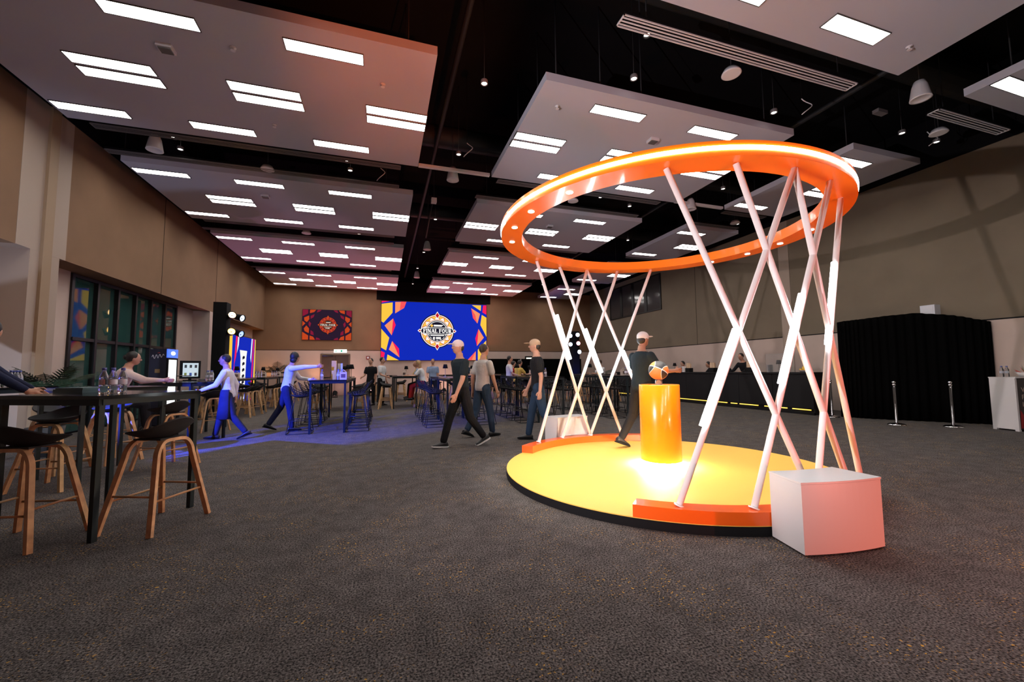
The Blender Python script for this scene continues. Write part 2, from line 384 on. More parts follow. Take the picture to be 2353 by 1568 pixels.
for i in (2, 3, 4):
    y1 = ROWS[i][1]; y0 = ROWS[i+1][0]; n = ROWN[i]
    for col, (x0, x1) in COLS.items():
        m_ = 'dgrey'
        diffuser(x0+.2, x1-.35, y1+.16, m_, 'grey slot air diffuser just behind the %s %s ceiling panel' % (n, COLN[col]), G)
        diffuser(x0-.1, x1-.35, y0-.36, m_, 'grey slot air diffuser just in front of the %s %s ceiling panel' % (ROWN[i+1], COLN[col]), G)
# round speakers, bell pendants, downlights
def htop(y): return 6.66 if min(abs(y-q) for q in (4.6, 9.5, 14.25)) < .2 else 7.4
def disc(x, y, lab):
    o = tag(MB().lathe([(.10, .08), (.135, .02), (.14, 0), (.125, -.006)], n=28).build('round_ceiling_speaker', 'spk', None, (x, y, 5.75)), lab, 'speaker', 'round ceiling speakers'); MB().tube([(0, 0, .08), (0, 0, htop(y)-5.75)], .008, 5).build('hanger', 'duct', o)
disc(5.02, 4.6, 'round white ceiling speaker beside the long white air diffuser')
disc(10.15, 4.67, 'round white ceiling speaker beside the short white air diffuser')
disc(-2.48, 9.94, 'round white ceiling speaker behind the nearest left ceiling panel')
disc(4.79, 9.55, 'round white ceiling speaker behind the nearest middle ceiling panel')
disc(10.35, 9.62, 'round white ceiling speaker behind the nearest right ceiling panel')
disc(-2.4, 14.3, 'round white ceiling speaker behind the second left ceiling panel')
disc(4.6, 14.3, 'round white ceiling speaker behind the second middle ceiling panel')
def bell(x, y, lab, z=5.62):
    o = tag(MB().lathe([(.02, .32), (.07, .30), (.10, .22), (.135, .02), (.14, 0), (.11, 0), (.10, .01), (.001, .01)], n=24, cap=False).build('bell_pendant_speaker', 'spk', None, (x, y, z)), lab, 'pendant speaker', 'bell shaped pendant speakers')
    MB().tube([(0, 0, .3), (0, 0, htop(y)-z)], .006, 5).build('cable', 'duct', o)
bell(-4.3, 9.42, 'white bell shaped pendant near the left wall behind the nearest panel')
bell(1.48, 9.0, 'white bell shaped pendant hanging in the centre aisle on a grey rail')
bell(8.3, 4.0, 'large white bell shaped pendant at the top right near the ceiling panels')
bell(8.0, 8.85, 'white bell shaped pendant seen through the orange ring')
bell(1.48, 14.6, 'small distant white bell shaped pendant in the centre aisle')
bell(1.48, 19.2, 'smallest white bell shaped pendant farthest down the centre aisle')
DL = [(-.77, 5.12, 'at the very top edge left of centre'), (1.5, 6.05, 'in the centre aisle between the nearest panels'), (3.74, 5.25, 'at the front edge of the nearest middle panel'), (6.67, 5.25, 'at the right front of the nearest middle panel'),
      (9.7, 5.0, 'left one of the two by the right wall'), (10.77, 5.0, 'right one of the two by the right wall'), (-3.95, 9.3, 'beside the bell pendant at the left wall'), (-4.02, 9.75, 'just in front of the second left panel'), (-.8, 9.3, 'behind the nearest left panel, upper of the pair'),
      (-.76, 9.7, 'behind the nearest left panel, lower of the pair'), (1.49, 8.3, 'beside the pendant in the centre aisle'), (8.27, 8.0, 'in the right aisle behind the ring'), (5.5, 9.35, 'behind the nearest middle panel'),
      (6.6, 9.65, 'left of the pendant seen through the ring'), (8.6, 9.65, 'right of the pendant seen through the ring'), (10.75, 9.9, 'by the right wall beyond the ring'), (8.3, 12.3, 'in the right aisle beside the second panel'), (1.48, 12.2, 'in the centre aisle beside the second panels'),
      (1.48, 15.8, 'in the centre aisle beside the third panels'), (-3.2, 14.2, 'behind the second left panel'), (-.8, 14.25, 'behind the second left panel near the aisle'), (4.6, 14.2, 'behind the second middle panel'), (1.45, 18.4, 'in the centre aisle behind the third panels'), (8.3, 16.2, 'in the right aisle beside the third panel'),
      (-2.6, 19.0, 'behind the third left panel'), (4.4, 19.0, 'behind the third middle panel'), (1.48, 21.8, 'in the centre aisle near the video wall'), (8.2, 20.2, 'in the right aisle near the far wall')]
dm = MB().lathe([(.055, .06), (.06, 0), (.045, 0), (.044, .012)], n=16, cap=False).mesh('downlight', 'dgrey')
de = MB().lathe([(.044, .011), (.044, .014)], n=16).mesh('lens', 'dlight')
for x, y, l in DL:
    o = tag(link('downlight', dm, None, (x, y, 5.86)), 'small round ceiling downlight %s' % l, 'downlight', 'small round downlights'); link('lens', de, o)
    MB().tube([(0, 0, .05), (0, 0, 7.4-5.86)], .004, 4).build('hanger', 'duct', o)
# dark services above: ducts, pipes, hanger rods
for k, (x0, x1, y, z, r, l) in enumerate(((-5.5, 12.6, 4.6, 6.9, .28, 'black round air duct crossing high above the nearest ceiling gap'), (-5.5, 12.6, 9.5, 6.9, .25, 'black round air duct crossing above the second ceiling gap'), (-5.5, 12.6, 14.25, 6.9, .25, 'black round air duct crossing above the third ceiling gap'))):
    tag(MB().tube([(x0, y, z), (x1, y, z)], r, 14).build('air_duct', 'duct'), l, 'duct', 'black air ducts above the panels')
for x, l in ((1.15, 'black pipe running high along the centre aisle'), (8.6, 'black pipe running high along the right aisle')):
    tag(MB().tube([(x, YB+.1, 6.6), (x, YF-.1, 6.6)], .05, 8).build('ceiling_pipe', 'duct'), l, 'pipe', 'black ceiling pipes')
rodm = MB().tube([(0, 0, 5.83), (0, 0, 7.4)], .012, 5).mesh('hanger_rod', 'duct')
for x, y in ((.3, 5.8), (.3, 6.6), (.3, 7.6), (2.6, 5.7), (2.6, 6.5), (2.6, 7.6), (3.4, 5.7), (4.2, 5.7), (7.1, 5.8), (9.4, 5.8), (-3, 5.8), (9.4, 3.4)):
    tag(link('hanger_rod', rodm, None, (x, y, 0)), 'thin dark hanger rod rising from a ceiling panel edge into the void', 'rod', 'thin ceiling hanger rods')
tag(MB().box(.7, 2.3, 8.78, 8.86, 5.74, 5.80).build('ceiling_rail', 'dwhite'), 'grey metal rail bridging the centre aisle behind the nearest panels', 'rail')
tag(MB().box(7.45, 9.05, 8.78, 8.86, 5.74, 5.80).build('ceiling_rail', 'dwhite'), 'grey metal rail bridging the right aisle behind the ring', 'rail')
o = tag(MB().tube([(1.25, 10.9, 5.86), (1.3, 12.2, 5.86), (1.3, 13.2, 5.6)], .02, 6).build('hanging_cable_track', 'duct'), 'thin dark cable track hanging along the centre aisle', 'cable track')
MB().box(1.2, 1.34, 10.75, 10.9, 5.8, 5.92).build('junction_box', 'spk', o); MB().box(1.26, 1.28, 10.8, 10.82, 5.92, 7.4).box(1.29, 1.31, 12.6, 12.62, 5.8, 7.4).build('hanger', 'duct', o)
for (x, y), l in (((6.9, 4.85), 'white curly loose cable dangling under the black ceiling near the long air diffuser'), ((10.3, 4.85), 'thin loose cable dangling by the round speaker at the right'), ((1.6, 7.9), 'loose cable curling above the centre aisle pendant'), ((-.1, 9.5), 'loose cable loop hanging behind the nearest left panel')):
    pts = [(x+.10*math.sin(t*4), y+.06*math.cos(t*5), 5.95-.33*t) for t in [i/10 for i in range(11)]]
    o = tag(MB().tube(pts, .008, 6).build('loose_cable', 'spk'), l, 'cable', 'loose ceiling cables'); MB().tube([(x, y+.06, 7.4), (x, y+.06, 5.95)], .004, 4).build('hanger', 'void', o)
tag(MB().box(-.12, .12, -.05, .05, 0, .06).build('ceiling_junction_box', 'dgrey', None, (8.35, 4.59, 5.75)), 'small dark box hanging near the right aisle beside the large pendant', 'junction box')
# wall fittings
o = tag(MB().box(-.22, 0, -.14, .14, -.17, .17).build('wall_speaker', 'spk', None, (XR-.001, 6.32, 2.6)), 'white box speaker on the right wall above the black drape', 'wall speaker')
MB().box(-.225, -.22, -.11, .11, -.14, .14).build('grille', 'dwhite', o)
o = tag(MB().box(-.32, .32, -.05, 0, -.08, .09).build('exit_sign', mat('exit_face', (1, 1, 1), .4, emit=(.75, 1, .95), estr=.8), None, (-2.15, YF-.001, 2.37)), 'lit white and green exit sign above the far brown door', 'exit sign')
mat('exit_green', (0, .25, .12), .5, emit=(0, .3, .15), estr=.5)
MB().box(.02, .10, -.0525, -.05, -.05, .06).build('door_pictogram', mat('exit_green'), o)
b = MB().ell((-.2, -.053, .03), (.02, .004, .02), 8, 6).box(-.225, -.19, -.0525, -.05, -.04, .01).box(-.25, -.22, -.0525, -.05, -.02, 0); b.build('running_figure', mat('exit_green'), o)
tag(MB().box(-.09, .09, -.04, 0, -.09, .09).box(-.05, .05, -.05, -.04, -.05, .05, 1).build('fire_call_point', [mat('red_box', (.25, .02, .02), .5), 'spk'], None, (-.75, YF-.001, 2.02)), 'small dark red call point on the wall left of the video wall', 'call point')
o = tag(MB().box(0, .02, -.06, .06, -.09, .09).build('wall_switch', 'black', None, (XW+.001, 22.9, 1.9)), 'small dark switch plate on the niche wall beside the light box', 'switch')
# ================================================================== SCREENS
def emi(name, col, s=1.0): return mat('emit_'+name, (.002, .002, .002), .7, emit=col, estr=s, spec=.05)
E_ = dict(blue=emi('blue', (.003, .022, .50), LEDW), navy=emi('navy', (.006, .006, .02), LEDW), white=emi('white', (1, .97, .95), LEDW), gold=emi('gold', (1, .55, .10), LEDW),
          yel=emi('yellow', (1, .60, .06), LEDW), salm=emi('salmon', (1, .30, .13), LEDW), pink=emi('pink', (.95, .012, .10), LEDW), ora=emi('orange', (1, .22, .02), LEDW), red=emi('red', (.55, .01, .02), LEDW),
          t_bg=emi('tv_bg', (.020, .008, .024), LEDW), t_or=emi('tv_orange', (.55, .06, .012), LEDW), t_red=emi('tv_red', (.24, .008, .035), LEDW), t_wh=emi('tv_white', (.75, .60, .50), LEDW), t_blk=emi('tv_black', (.008, .006, .008), LEDW))
M.update({'e_'+k: v for k, v in E_.items()})
class Flat:
    """flat printed layer in a wall plane: u to the right, v up, y = depth of the layer towards the viewer"""
    def __init__(self): self.b = MB(); self.mats = []
    def poly(self, pts, m, d):
        m = 'e_'+m
        if m not in self.mats: self.mats.append(m)
        self.b.add([(u, -d, v) for u, v in pts], [tuple(range(len(pts)))], self.mats.index(m)); return self
    def disc(self, u, v, r, m, d, n=48): return self.poly([(u+r*math.cos(2*PI*k/n), v+r*math.sin(2*PI*k/n)) for k in range(n)], m, d)
    def stroke(self, u0, v0, u1, v1, w_, m, d):
        a = Vector((u1-u0, v1-v0)); n = Vector((-a.y, a.x)).normalized()*w_/2
        return self.poly([(u0+n.x, v0+n.y), (u0-n.x, v0-n.y), (u1-n.x, v1-n.y), (u1+n.x, v1+n.y)], m, d)
    def ringseg(self, u, v, r0, r1, a0, a1, m, d, n=10, sy=1.0):
        for k in range(n):
            p, q = math.radians(a0+(a1-a0)*k/n), math.radians(a0+(a1-a0)*(k+1)/n)
            self.poly([(u+r*math.cos(t), v+r*sy*math.sin(t)) for r, t in ((r0, p), (r1, p), (r1, q), (r0, q))], m, d)
        return self
    def build(self, name, parent): return self.b.build(name, self.mats, parent)
def serif_word(F, text, u0, v0, h, m, d, gap=.05):
    """slab-serif capitals from strokes; returns the end position"""
    u = u0; T = h*.25; s = h*.10
    def ser(x, y, wd): F.poly([(x-wd/2, y), (x+wd/2, y), (x+wd/2, y+s), (x-wd/2, y+s)], m, d)
    for ch in text:
        if ch == ' ': u += h*.32; continue
        x = u; W = {'F': .66, 'I': .36, 'N': .80, 'A': .82, 'L': .66, 'O': .80, 'U': .80, 'R': .80}[ch]*h
        def st(x0, y0, x1, y1, w_=T): F.stroke(x+x0*h, v0+y0*h, x+x1*h, v0+y1*h, w_, m, d)
        if ch in 'FLIR':
            st(.18, 0, .18, 1); ser(x+.18*h, v0, h*.4); ser(x+.18*h, v0+h-s, h*.4)
        if ch == 'F': st(.18, .94, .64, .94, s*1.2); st(.18, .52, .5, .52, s*1.2); st(.61, .98, .61, .72, s); st(.48, .62, .48, .42, s)
        if ch == 'L': st(.18, .06, .64, .06, s*1.2); st(.61, .02, .61, .30, s)
        if ch == 'N': st(.14, 0, .14, 1, s*1.3); st(.12, 1, .66, 0, T); st(.68, 0, .68, 1, s*1.3); ser(x+.14*h, v0, h*.3); ser(x+.1*h, v0+h-s, h*.3); ser(x+.68*h, v0+h-s, h*.3)
        if ch == 'A': st(.10, 0, .40, 1, s*1.3); st(.72, 0, .42, 1, T); st(.2, .32, .6, .32, s); ser(x+.1*h, v0, h*.28); ser(x+.7*h, v0, h*.34)
        if ch == 'O':
            F.ringseg(x+.4*h, v0+.5*h, .21*h, .40*h, 0, 360, m, d, 20, 1.25)
        if ch == 'U':
            st(.18, .35, .18, 1); st(.68, .35, .68, 1, s*1.4); ser(x+.18*h, v0+h-s, h*.38); ser(x+.68*h, v0+h-s, h*.3); F.ringseg(x+.42*h, v0+.36*h, .17*h, .33*h, 180, 360, m, d, 10, 1.08)
        if ch == 'R': F.ringseg(x+.34*h, v0+.74*h, .12*h, .28*h, -90, 90, m, d, 8, .95); st(.18, .955, .36, .955, s); st(.18, .52, .36, .52, s); st(.36, .5, .68, 0, T*.9); ser(x+.7*h, v0, h*.26)
        u += W+gap*h
    return u
def emblem(F, u, v, R, d, c, tw):
    F.disc(u, v, R*1.06, c['dark'], d); F.disc(u, v, R, c['line'], d+.001); F.disc(u, v, R*.95, c['deep'], d+.002)
    for k in range(28):
        a = 360*k/28; F.ringseg(u, v, R*.70, R*.92, a, a+360/28, c['gold'] if k % 2 else c['ora'], d+.003, 2)
    for k in range(14):
        a0, a1, a2 = [math.radians(360*(k+q)/14) for q in (0, .5, 1)]
        F.poly([(u+R*.73*math.cos(a0), v+R*.73*math.sin(a0)), (u+R*.90*math.cos(a1), v+R*.90*math.sin(a1)), (u+R*.73*math.cos(a2), v+R*.73*math.sin(a2))], c['line'], d+.004)
        F.stroke(u+R*.73*math.cos(a0), v+R*.73*math.sin(a0), u+R*.92*math.cos(a1), v+R*.92*math.sin(a1), R*.03, c['deep'], d+.005)
    F.disc(u, v, R*.68, c['line'], d+.006); F.disc(u, v, R*.645, c['dark'], d+.007)
    F.ringseg(u, v, R*.56, R*.595, 15, 165, c['line'], d+.008, 24)
    for k in range(7): F.ringseg(u, v, R*.56, R*.595, 200+k*21, 214+k*21, c['line'], d+.008, 3)
    for s in (1, -1):
        for q, m in ((.27, 'line'), (.20, 'gem')): F.poly([(u, v+s*R*(.94+q)), (u+R*.58*q, v+s*R*.96), (u, v+s*R*(.96-q*.8)), (u-R*.58*q, v+s*R*.96)], c[m], d+(.009 if m == 'line' else .010))
        for q, m in ((.13, 'line'), (.07, 'gem')): F.poly([(u+s*R*(1.06+q), v), (u+s*R*1.06, v+R*q*.9), (u+s*R*(1.06-q), v), (u+s*R*1.06, v-R*q*.9)], c[m], d+(.009 if m == 'line' else .010))
    for gr, m, q in ((0, 'line', .009), (-.035, 'dark', .011)):
        h = R*(.205+gr); w2 = R*(1.02+gr); F.poly([(u-w2, v), (u-w2*.92, v+h*.85), (u-w2*.6, v+h), (u+w2*.6, v+h), (u+w2*.92, v+h*.85), (u+w2, v), (u+w2*.92, v-h*.85), (u+w2*.6, v-h), (u-w2*.6, v-h), (u-w2*.92, v-h*.85)], c[m], d+q)
    G_ = Flat(); e = serif_word(G_, 'FINAL FOUR', 0, 0, 1.0, 'white', 0); hh = R*.27
    k = R*1.72/e
    serif_word(F, 'FINAL FOUR', u-R*.86, v-k*.5*1.05, k*1.05*.98, c['text'], d+.013)
    F.disc(u-R*.34, v+R*.32, R*.08, c['gold'], d+.012, 20)
    F.poly([(u-R*.22, v+R*.27), (u+R*.28, v+R*.27), (u+R*.28, v+R*.33), (u+R*.36, v+R*.33), (u+R*.36, v+R*.38), (u-R*.22, v+R*.38)], c['text'], d+.012)
    F.poly([(u-R*.42, v-R*.31), (u+R*.42, v-R*.31), (u+R*.42, v-R*.25), (u-R*.42, v-R*.25)], c['text'], d+.012)
    F.disc(u-R*.2, v-R*.44, R*.07, c['text'], d+.012, 20); F.poly([(u-R*.08, v-R*.50), (u+R*.22, v-R*.50), (u+R*.22, v-R*.38), (u-R*.08, v-R*.38)], c['text'], d+.012)
# video wall 5.98 x 3.3
o = thing('video_wall', 'large bright blue video wall with a round final emblem and coloured petals', 'screen', (2.91, YF-.1, 3.53))
Wd, Hd = 5.98, 3.30
MB().box(-Wd/2-.02, Wd/2+.02, 0, .1, -Hd/2-.02, Hd/2+.02).build('casing', 'black', o)
Fb = Flat(); Fb.poly([(-Wd/2, -Hd/2), (Wd/2, -Hd/2), (Wd/2, Hd/2), (-Wd/2, Hd/2)], 'blue', .002); Fb.build('screen', o)
F = Flat()
def cv(pts):   # crop coordinates of the wall -> metres
    r = []
    for x, y in pts:
        t = (x-147)/945.0; y0 = 122+40*t; y1 = 668-18*t
        r.append(((t-.5)*Wd, (.5-(y-y0)/(y1-y0))*Hd))
    return [(max(-Wd/2, min(Wd/2, a)), max(-Hd/2, min(Hd/2, b))) for a, b in r]
for pts, m in (([(147, 150), (240, 137), (240, 232), (165, 325), (147, 312)], 'yel'), ([(262, 133), (358, 125), (338, 188), (262, 238)], 'salm'), ([(310, 128), (358, 125), (340, 185), (300, 212)], 'pink'),
    ([(175, 350), (246, 285), (235, 440)], 'salm'), ([(246, 285), (268, 345), (235, 440), (240, 360)], 'pink'), ([(147, 380), (215, 462), (190, 578), (142, 552)], 'yel'),
    ([(213, 570), (240, 492), (303, 640)], 'salm'), ([(240, 492), (298, 560), (303, 640)], 'pink'), ([(142, 583), (180, 600), (168, 668), (137, 668)], 'pink'), ([(202, 615), (298, 668), (195, 668)], 'yel'), ([(147, 123), (215, 122), (147, 140)], 'pink'),
    ([(952, 162), (1040, 165), (1037, 215)], 'yel'), ([(1060, 165), (1092, 165), (1092, 248), (1053, 228)], 'pink'), ([(945, 190), (1030, 240), (1005, 327), (965, 280)], 'salm'), ([(945, 190), (985, 255), (1003, 325), (962, 278)], 'pink'),
    ([(1047, 250), (1092, 275), (1092, 445), (1033, 340)], 'yel'), ([(1015, 375), (1066, 452), (1000, 527)], 'salm'), ([(1015, 375), (1010, 450), (1000, 527), (984, 460)], 'pink'),
    ([(1088, 478), (1092, 640), (1008, 662), (1008, 560)], 'yel'), ([(988, 573), (988, 652), (910, 660)], 'salm'), ([(988, 573), (950, 655), (910, 660)], 'pink')):
    F.poly(cv(pts), m, .005)
eu, ev = cv([(632, 396)])[0]
emblem(F, eu, ev, .93, .008, dict(dark='navy', line='white', deep='red', gold='gold', ora='yel', gem='red', text='white'), 1)
F.build('graphic', o)
# wall television 2.4 x 1.6
o = thing('wall_display', 'dark wall mounted display with orange petals around a round emblem', 'screen', (-2.82, YF-.06, 3.76))
Wd, Hd = 2.40, 1.60
MB().box(-Wd/2-.015, Wd/2+.015, 0, .06, -Hd/2-.015, Hd/2+.015).build('casing', 'black', o)
F = Flat(); F.poly([(-Wd/2, -Hd/2), (Wd/2, -Hd/2), (Wd/2, Hd/2), (-Wd/2, Hd/2)], 't_bg', .002)
pet = [([(.0, .0), (.11, .0), (.11, .13), (.0, .23)], 't_red'), ([(.145, .02), (.155, .0), (.27, .0), (.23, .08), (.145, .12)], 't_or'), ([(.30, .0), (.38, .0), (.34, .06), (.28, .09)], 't_red'),
       ([(.03, .27), (.13, .2), (.135, .32), (.09, .42), (.04, .37)], 't_or'), ([(.16, .21), (.24, .15), (.22, .25), (.16, .31)], 't_red'), ([(.0, .38), (.06, .46), (.0, .56)], 't_or'),
       ([(.13, .38), (.175, .46), (.15, .58), (.12, .50)], 't_red'), ([(.03, .63), (.08, .53), (.135, .63), (.13, .78), (.05, .72)], 't_or'), ([(.165, .68), (.22, .74), (.23, .85), (.165, .82)], 't_red'),
       ([(.0, .74), (.12, .86), (.12, 1), (.0, 1)], 't_or'), ([(.15, .86), (.22, .90), (.26, 1), (.15, 1)], 't_or'), ([(.28, .92), (.34, .95), (.37, 1), (.27, 1)], 't_red')]
for pts, m in pet:
    for s in (1, -1): F.poly([(s*(x-.5)*Wd, (.5-y)*Hd) for x, y in pts], m, .005)
emblem(F, .03, .0, .42, .008, dict(dark='t_blk', line='t_or', deep='t_red', gold='t_or', ora='t_red', gem='t_or', text='t_wh'), 1)
F.build('graphic', o)
# light box with a trophy-like shape at the far left
o = thing('light_box_display', 'tall blue light box with a white tapered shape in the far left niche', 'light box', (-5.62, 18.15, 0))
MB().box(-.45, 0, 0, 3.45, 0, 2.82).build('cabinet', mat('lightbox_side', (.10, .06, .04), .6), o)
F = Flat(); F.poly([(0.03, .05), (3.42, .05), (3.42, 2.78), (.03, 2.78)], 'blue', .004)
for x0, x1, x2, x3, m in ((.03, .35, .35, .03, 'yel'), (.45, .62, .95, .75, 'pink'), (.66, .80, 1.15, 1.0, 'white'), (2.45, 2.60, 2.95, 2.8, 'white'), (2.8, 2.95, 3.2, 3.05, 'pink'), (3.15, 3.42, 3.42, 3.3, 'yel')):
    F.poly([(x0, .05), (x1, .05), (x2, 2.78), (x3, 2.78)], m, .007)
F.poly([(.75, .05), (2.75, .05), (2.85, 1.6), (2.4, 2.5), (1.8, 2.74), (1.15, 2.5), (.65, 1.6)], 'blue', .009)
F.poly([(1.45, .05), (2.0, .05), (2.12, 1.9), (2.2, 2.2), (1.25, 2.2), (1.36, 1.9)], 'white', .011)
for k in range(7): F.poly([(1.62, .25+.26*k), (1.92, .32+.26*k), (1.90, .40+.26*k), (1.75, .42+.26*k), (1.6, .36+.26*k)], 'navy', .013)
f_ = F.build('backlit_print', o); f_.rotation_euler = (0, 0, PI/2)

# ================================================================== THE HOOP
HC = (3.31, 4.29); ZR0, ZR1 = 2.96, 3.085
hp = thing('hoop_structure', 'giant orange basketball hoop installation with crossed white tubes over a yellow platform', 'installation', (HC[0], HC[1], 0))
c0 = (0, 0)
pl = MB().lathe([(1.93, 0), (1.93, .074)], n=128, smooth=False).build('platform', 'black', hp)
tag(MB().lathe([(1.928, .074), (1.928, .082)], n=128, smooth=False).build('yellow_top', 'yellow', pl), 'yellow carpeted platform top')
for a in (90, -90):
    tag(MB().arc(c0, 1.765, 1.935, a-45, a+45, .082, .182, 48).build('curb', 'red', hp), 'orange curved curb')
rg = MB().arc(c0, 1.715, 1.975, 0, 360, ZR0, ZR1, 144, full=True).build('hoop_ring', 'orange', hp)
tag(MB().arc(c0, 1.970, 1.983, 0, 360, ZR0+.050, ZR0+.081, 144, full=True).build('light_band', 'ledring', rg), 'glowing white light band')
lm = MB().lathe([(.034, 0), (.034, -.004)], n=16).mesh('ring_lens', 'dlight')
for a in (-24, -7, 9, 26, 157, 174, 190, 208):
    t = math.radians(a); link('ring_lens', lm, rg, (1.845*math.cos(t), 1.845*math.sin(t), ZR0-.001))
    lamp('SPOT', 'ring_beam', (HC[0]+1.845*math.cos(t), HC[1]+1.845*math.sin(t), ZR0-.02), 42 if abs(a) > 90 else 11, (1, .93, .82), (HC[0]+.6*math.cos(t), HC[1]+.6*math.sin(t), 0), 75, .7, .03)
RT, RB = 1.84, 1.85
OFF = (34.5, 17.2, 0, -17.2, -34.5)
for a, s in ((90, 1), (-90, 1)):
    for ti, bi, lit in ((0, 2, (.30, .55)), (1, 3, (.37, .63)), (2, 0, None), (2, 4, (.5, .80)), (3, 1, None), (4, 2, None)):
        oo = OFF if a == 90 else tuple(-x for x in OFF)
        if a == -90:
            lit = {(0, 2): None, (1, 3): None, (2, 0): (.5, .78), (2, 4): None, (3, 1): (.39, .66), (4, 2): (.26, .54)}[(ti, bi)]
        p = Vector((RT*math.cos(math.radians(a+oo[ti])), RT*math.sin(math.radians(a+oo[ti])), ZR0))
        q = Vector((RB*math.cos(math.radians(a+oo[bi])), RB*math.sin(math.radians(a+oo[bi])), .182))
        tb = MB().tube([p, q], .0255, 14).build('net_tube', 'tube', hp)
        MB().tube([q+(p-q)*.004, q-(p-q)*.0], .04, 14).build('foot_flange', 'tube', tb)
        if lit:
            d = (q-p); rad = Vector((p.x+q.x, p.y+q.y, 0)).normalized()*(.018 if a == -90 else -.042)
            side = d.normalized().cross(Vector((0, -1, 0))).normalized()*(.046 if a == -90 else -.026)
            MB().tube([p+d*lit[0]+rad+side, p+d*lit[1]+rad+side], .025, 12).build('light_tube', 'led', tb)
# white seat boxes against the platform
for a0, a1, lab, nm in ((-105, -88, 'white wedge box with a curved front standing beside the near curb', 'r'), (90, 107.5, 'white wedge box with a curved back standing behind the far curb', 'l')):
    o = thing('seat_box', lab, 'box', (HC[0], HC[1], 0), 0, 'white wedge boxes at the platform')
    MB().arc(c0, 1.945, 2.265, a0, a1, .012, .474, 12).build('body', 'white', o)
    MB().arc(c0, 1.943, 2.268, a0-.1, a1+.1, .476, .490, 12).build('lid', 'white', o)
    MB().arc(c0, 1.97, 2.24, a0+.6, a1-.6, 0, .012, 12).build('plinth', 'black', o)
# pedestal, acrylic ring, ball
o = thing('display_pedestal', 'glossy orange cylindrical pedestal glowing at its base on the yellow platform', 'pedestal', (HC[0]+.03, HC[1]+.08, .082))
MB().lathe([(.16, .058), (.24, .058), (.243, .062), (.243, .985), (.238, .992)], n=72).build('column', 'orange2', o)
MB().lathe([(.16, 0.002), (.16, .056), (.232, .056), (.232, .05), (.17, .05), (.17, .002)], n=64).build('glow_strip', 'ledbase', o)
o = thing('added_spotlight', 'added unseen black ceiling spotlight above the hoop aimed at the pedestal', 'spotlight', (HC[0]+.03, HC[1]+.08, 5.75))  # added spotlight, strengthens the bright pool around the pedestal base
MB().lathe([(.05, .22), (.055, .0), (.045, .0), (.044, .03)], n=18, cap=False).build('can', 'black', o); MB().lathe([(.044, .028), (.044, .034)], n=18).build('lens', 'dlight', o); MB().tube([(0, 0, .2), (0, 0, .87)], .01, 6).build('hanger', 'duct', o)
lamp('SPOT', 'added_beam', (HC[0]+.03, HC[1]+.08, 5.73), 1300, (1, .95, .86), (HC[0]+.03, HC[1]+.08, 0), 11.5, 1.0, .03)
o = tag(MB().lathe([(.045, 0), (.045, .065), (.038, .065), (.038, .004)], n=32, cap=False).build('ball_stand', 'acrylic', None, (HC[0]+.03, HC[1]+.08, 1.075)), 'clear acrylic ring stand holding the basketball on the orange pedestal', 'stand')
def ball():
    n, m = 180, 90; b = MB(); R_ = .121; rings = []
    for i in range(m+1):
        a = PI*i/m; rings.append([(R_*max(math.sin(a), .004)*math.cos(2*PI*k/n), R_*max(math.sin(a), .004)*math.sin(2*PI*k/n), -R_*math.cos(a)) for k in range(n)])
    b.rings(rings, 0); mi = []
    for f in b.f:
        c = sum((Vector(b.v[i]) for i in f), Vector())/len(f); c.normalize(); x, y, z = c
        g = abs(y)-(.40+.52*z*z)           # side curves
        d = min(abs(x)*1.0, abs(z), abs(g)*.85)
        if d < .022: mi.append(2)
        else:
            sgn = (x > 0) ^ (z > 0) ^ (g > 0); mi.append(1 if sgn else 0)
    b.m = mi; return b
bl = ball().build('basketball', [mat('ball_orange', (.75, .20, .045), .5, bump=(900, .25)), mat('ball_black', (.014, .014, .016), .5, bump=(900, .25)), mat('ball_seam', (.8, .78, .75), .5)], None, (HC[0]+.03, HC[1]+.08, 1.14+.112))
bl.rotation_euler = (math.radians(25), math.radians(16), math.radians(52)); tag(bl, 'orange and black basketball with white seams on the clear stand', 'basketball')
# ================================================================== FURNITURE PROTOTYPES
def shell(rx, ry, z0, fz, sz, bz, bw=2.2, n=28, m=7, th=.014, wire=False):
    """dished seat: centre height z0, rim rises fz front(+y) sz side bz back(-y)"""
    def rim(t):
        c = -math.sin(t)                    # 1 at back
        return sz+(bz-sz)*max(c, 0)**bw if c > 0 else sz+(fz-sz)*(-c)
    up, lo = [], []
    for i in range(m+1):
        r = i/m; ru = []; rl = []
        for k in range(n):
            t = 2*PI*k/n; x, y = rx*math.cos(t)*r, ry*math.sin(t)*r
            z = z0+rim(t)*r**2.4; ru.append((x, y, z)); rl.append((x*1.02, y*1.02, z-th*(1.3-.5*r)))
        up.append(ru); lo.append(rl)
    b = MB()
    if wire: b.rings(up[1:], 0, True, True, False); return b
    b.rings(list(reversed(lo))[:-1]+[[(0, 0, z0-th)]*n], 0, True, False, False)
    b.rings([[(0, 0, z0)]*n]+up[1:], 0, True, False, False)
    b.rings([up[-1], lo[-1]], 0, True, False, False)
    return b
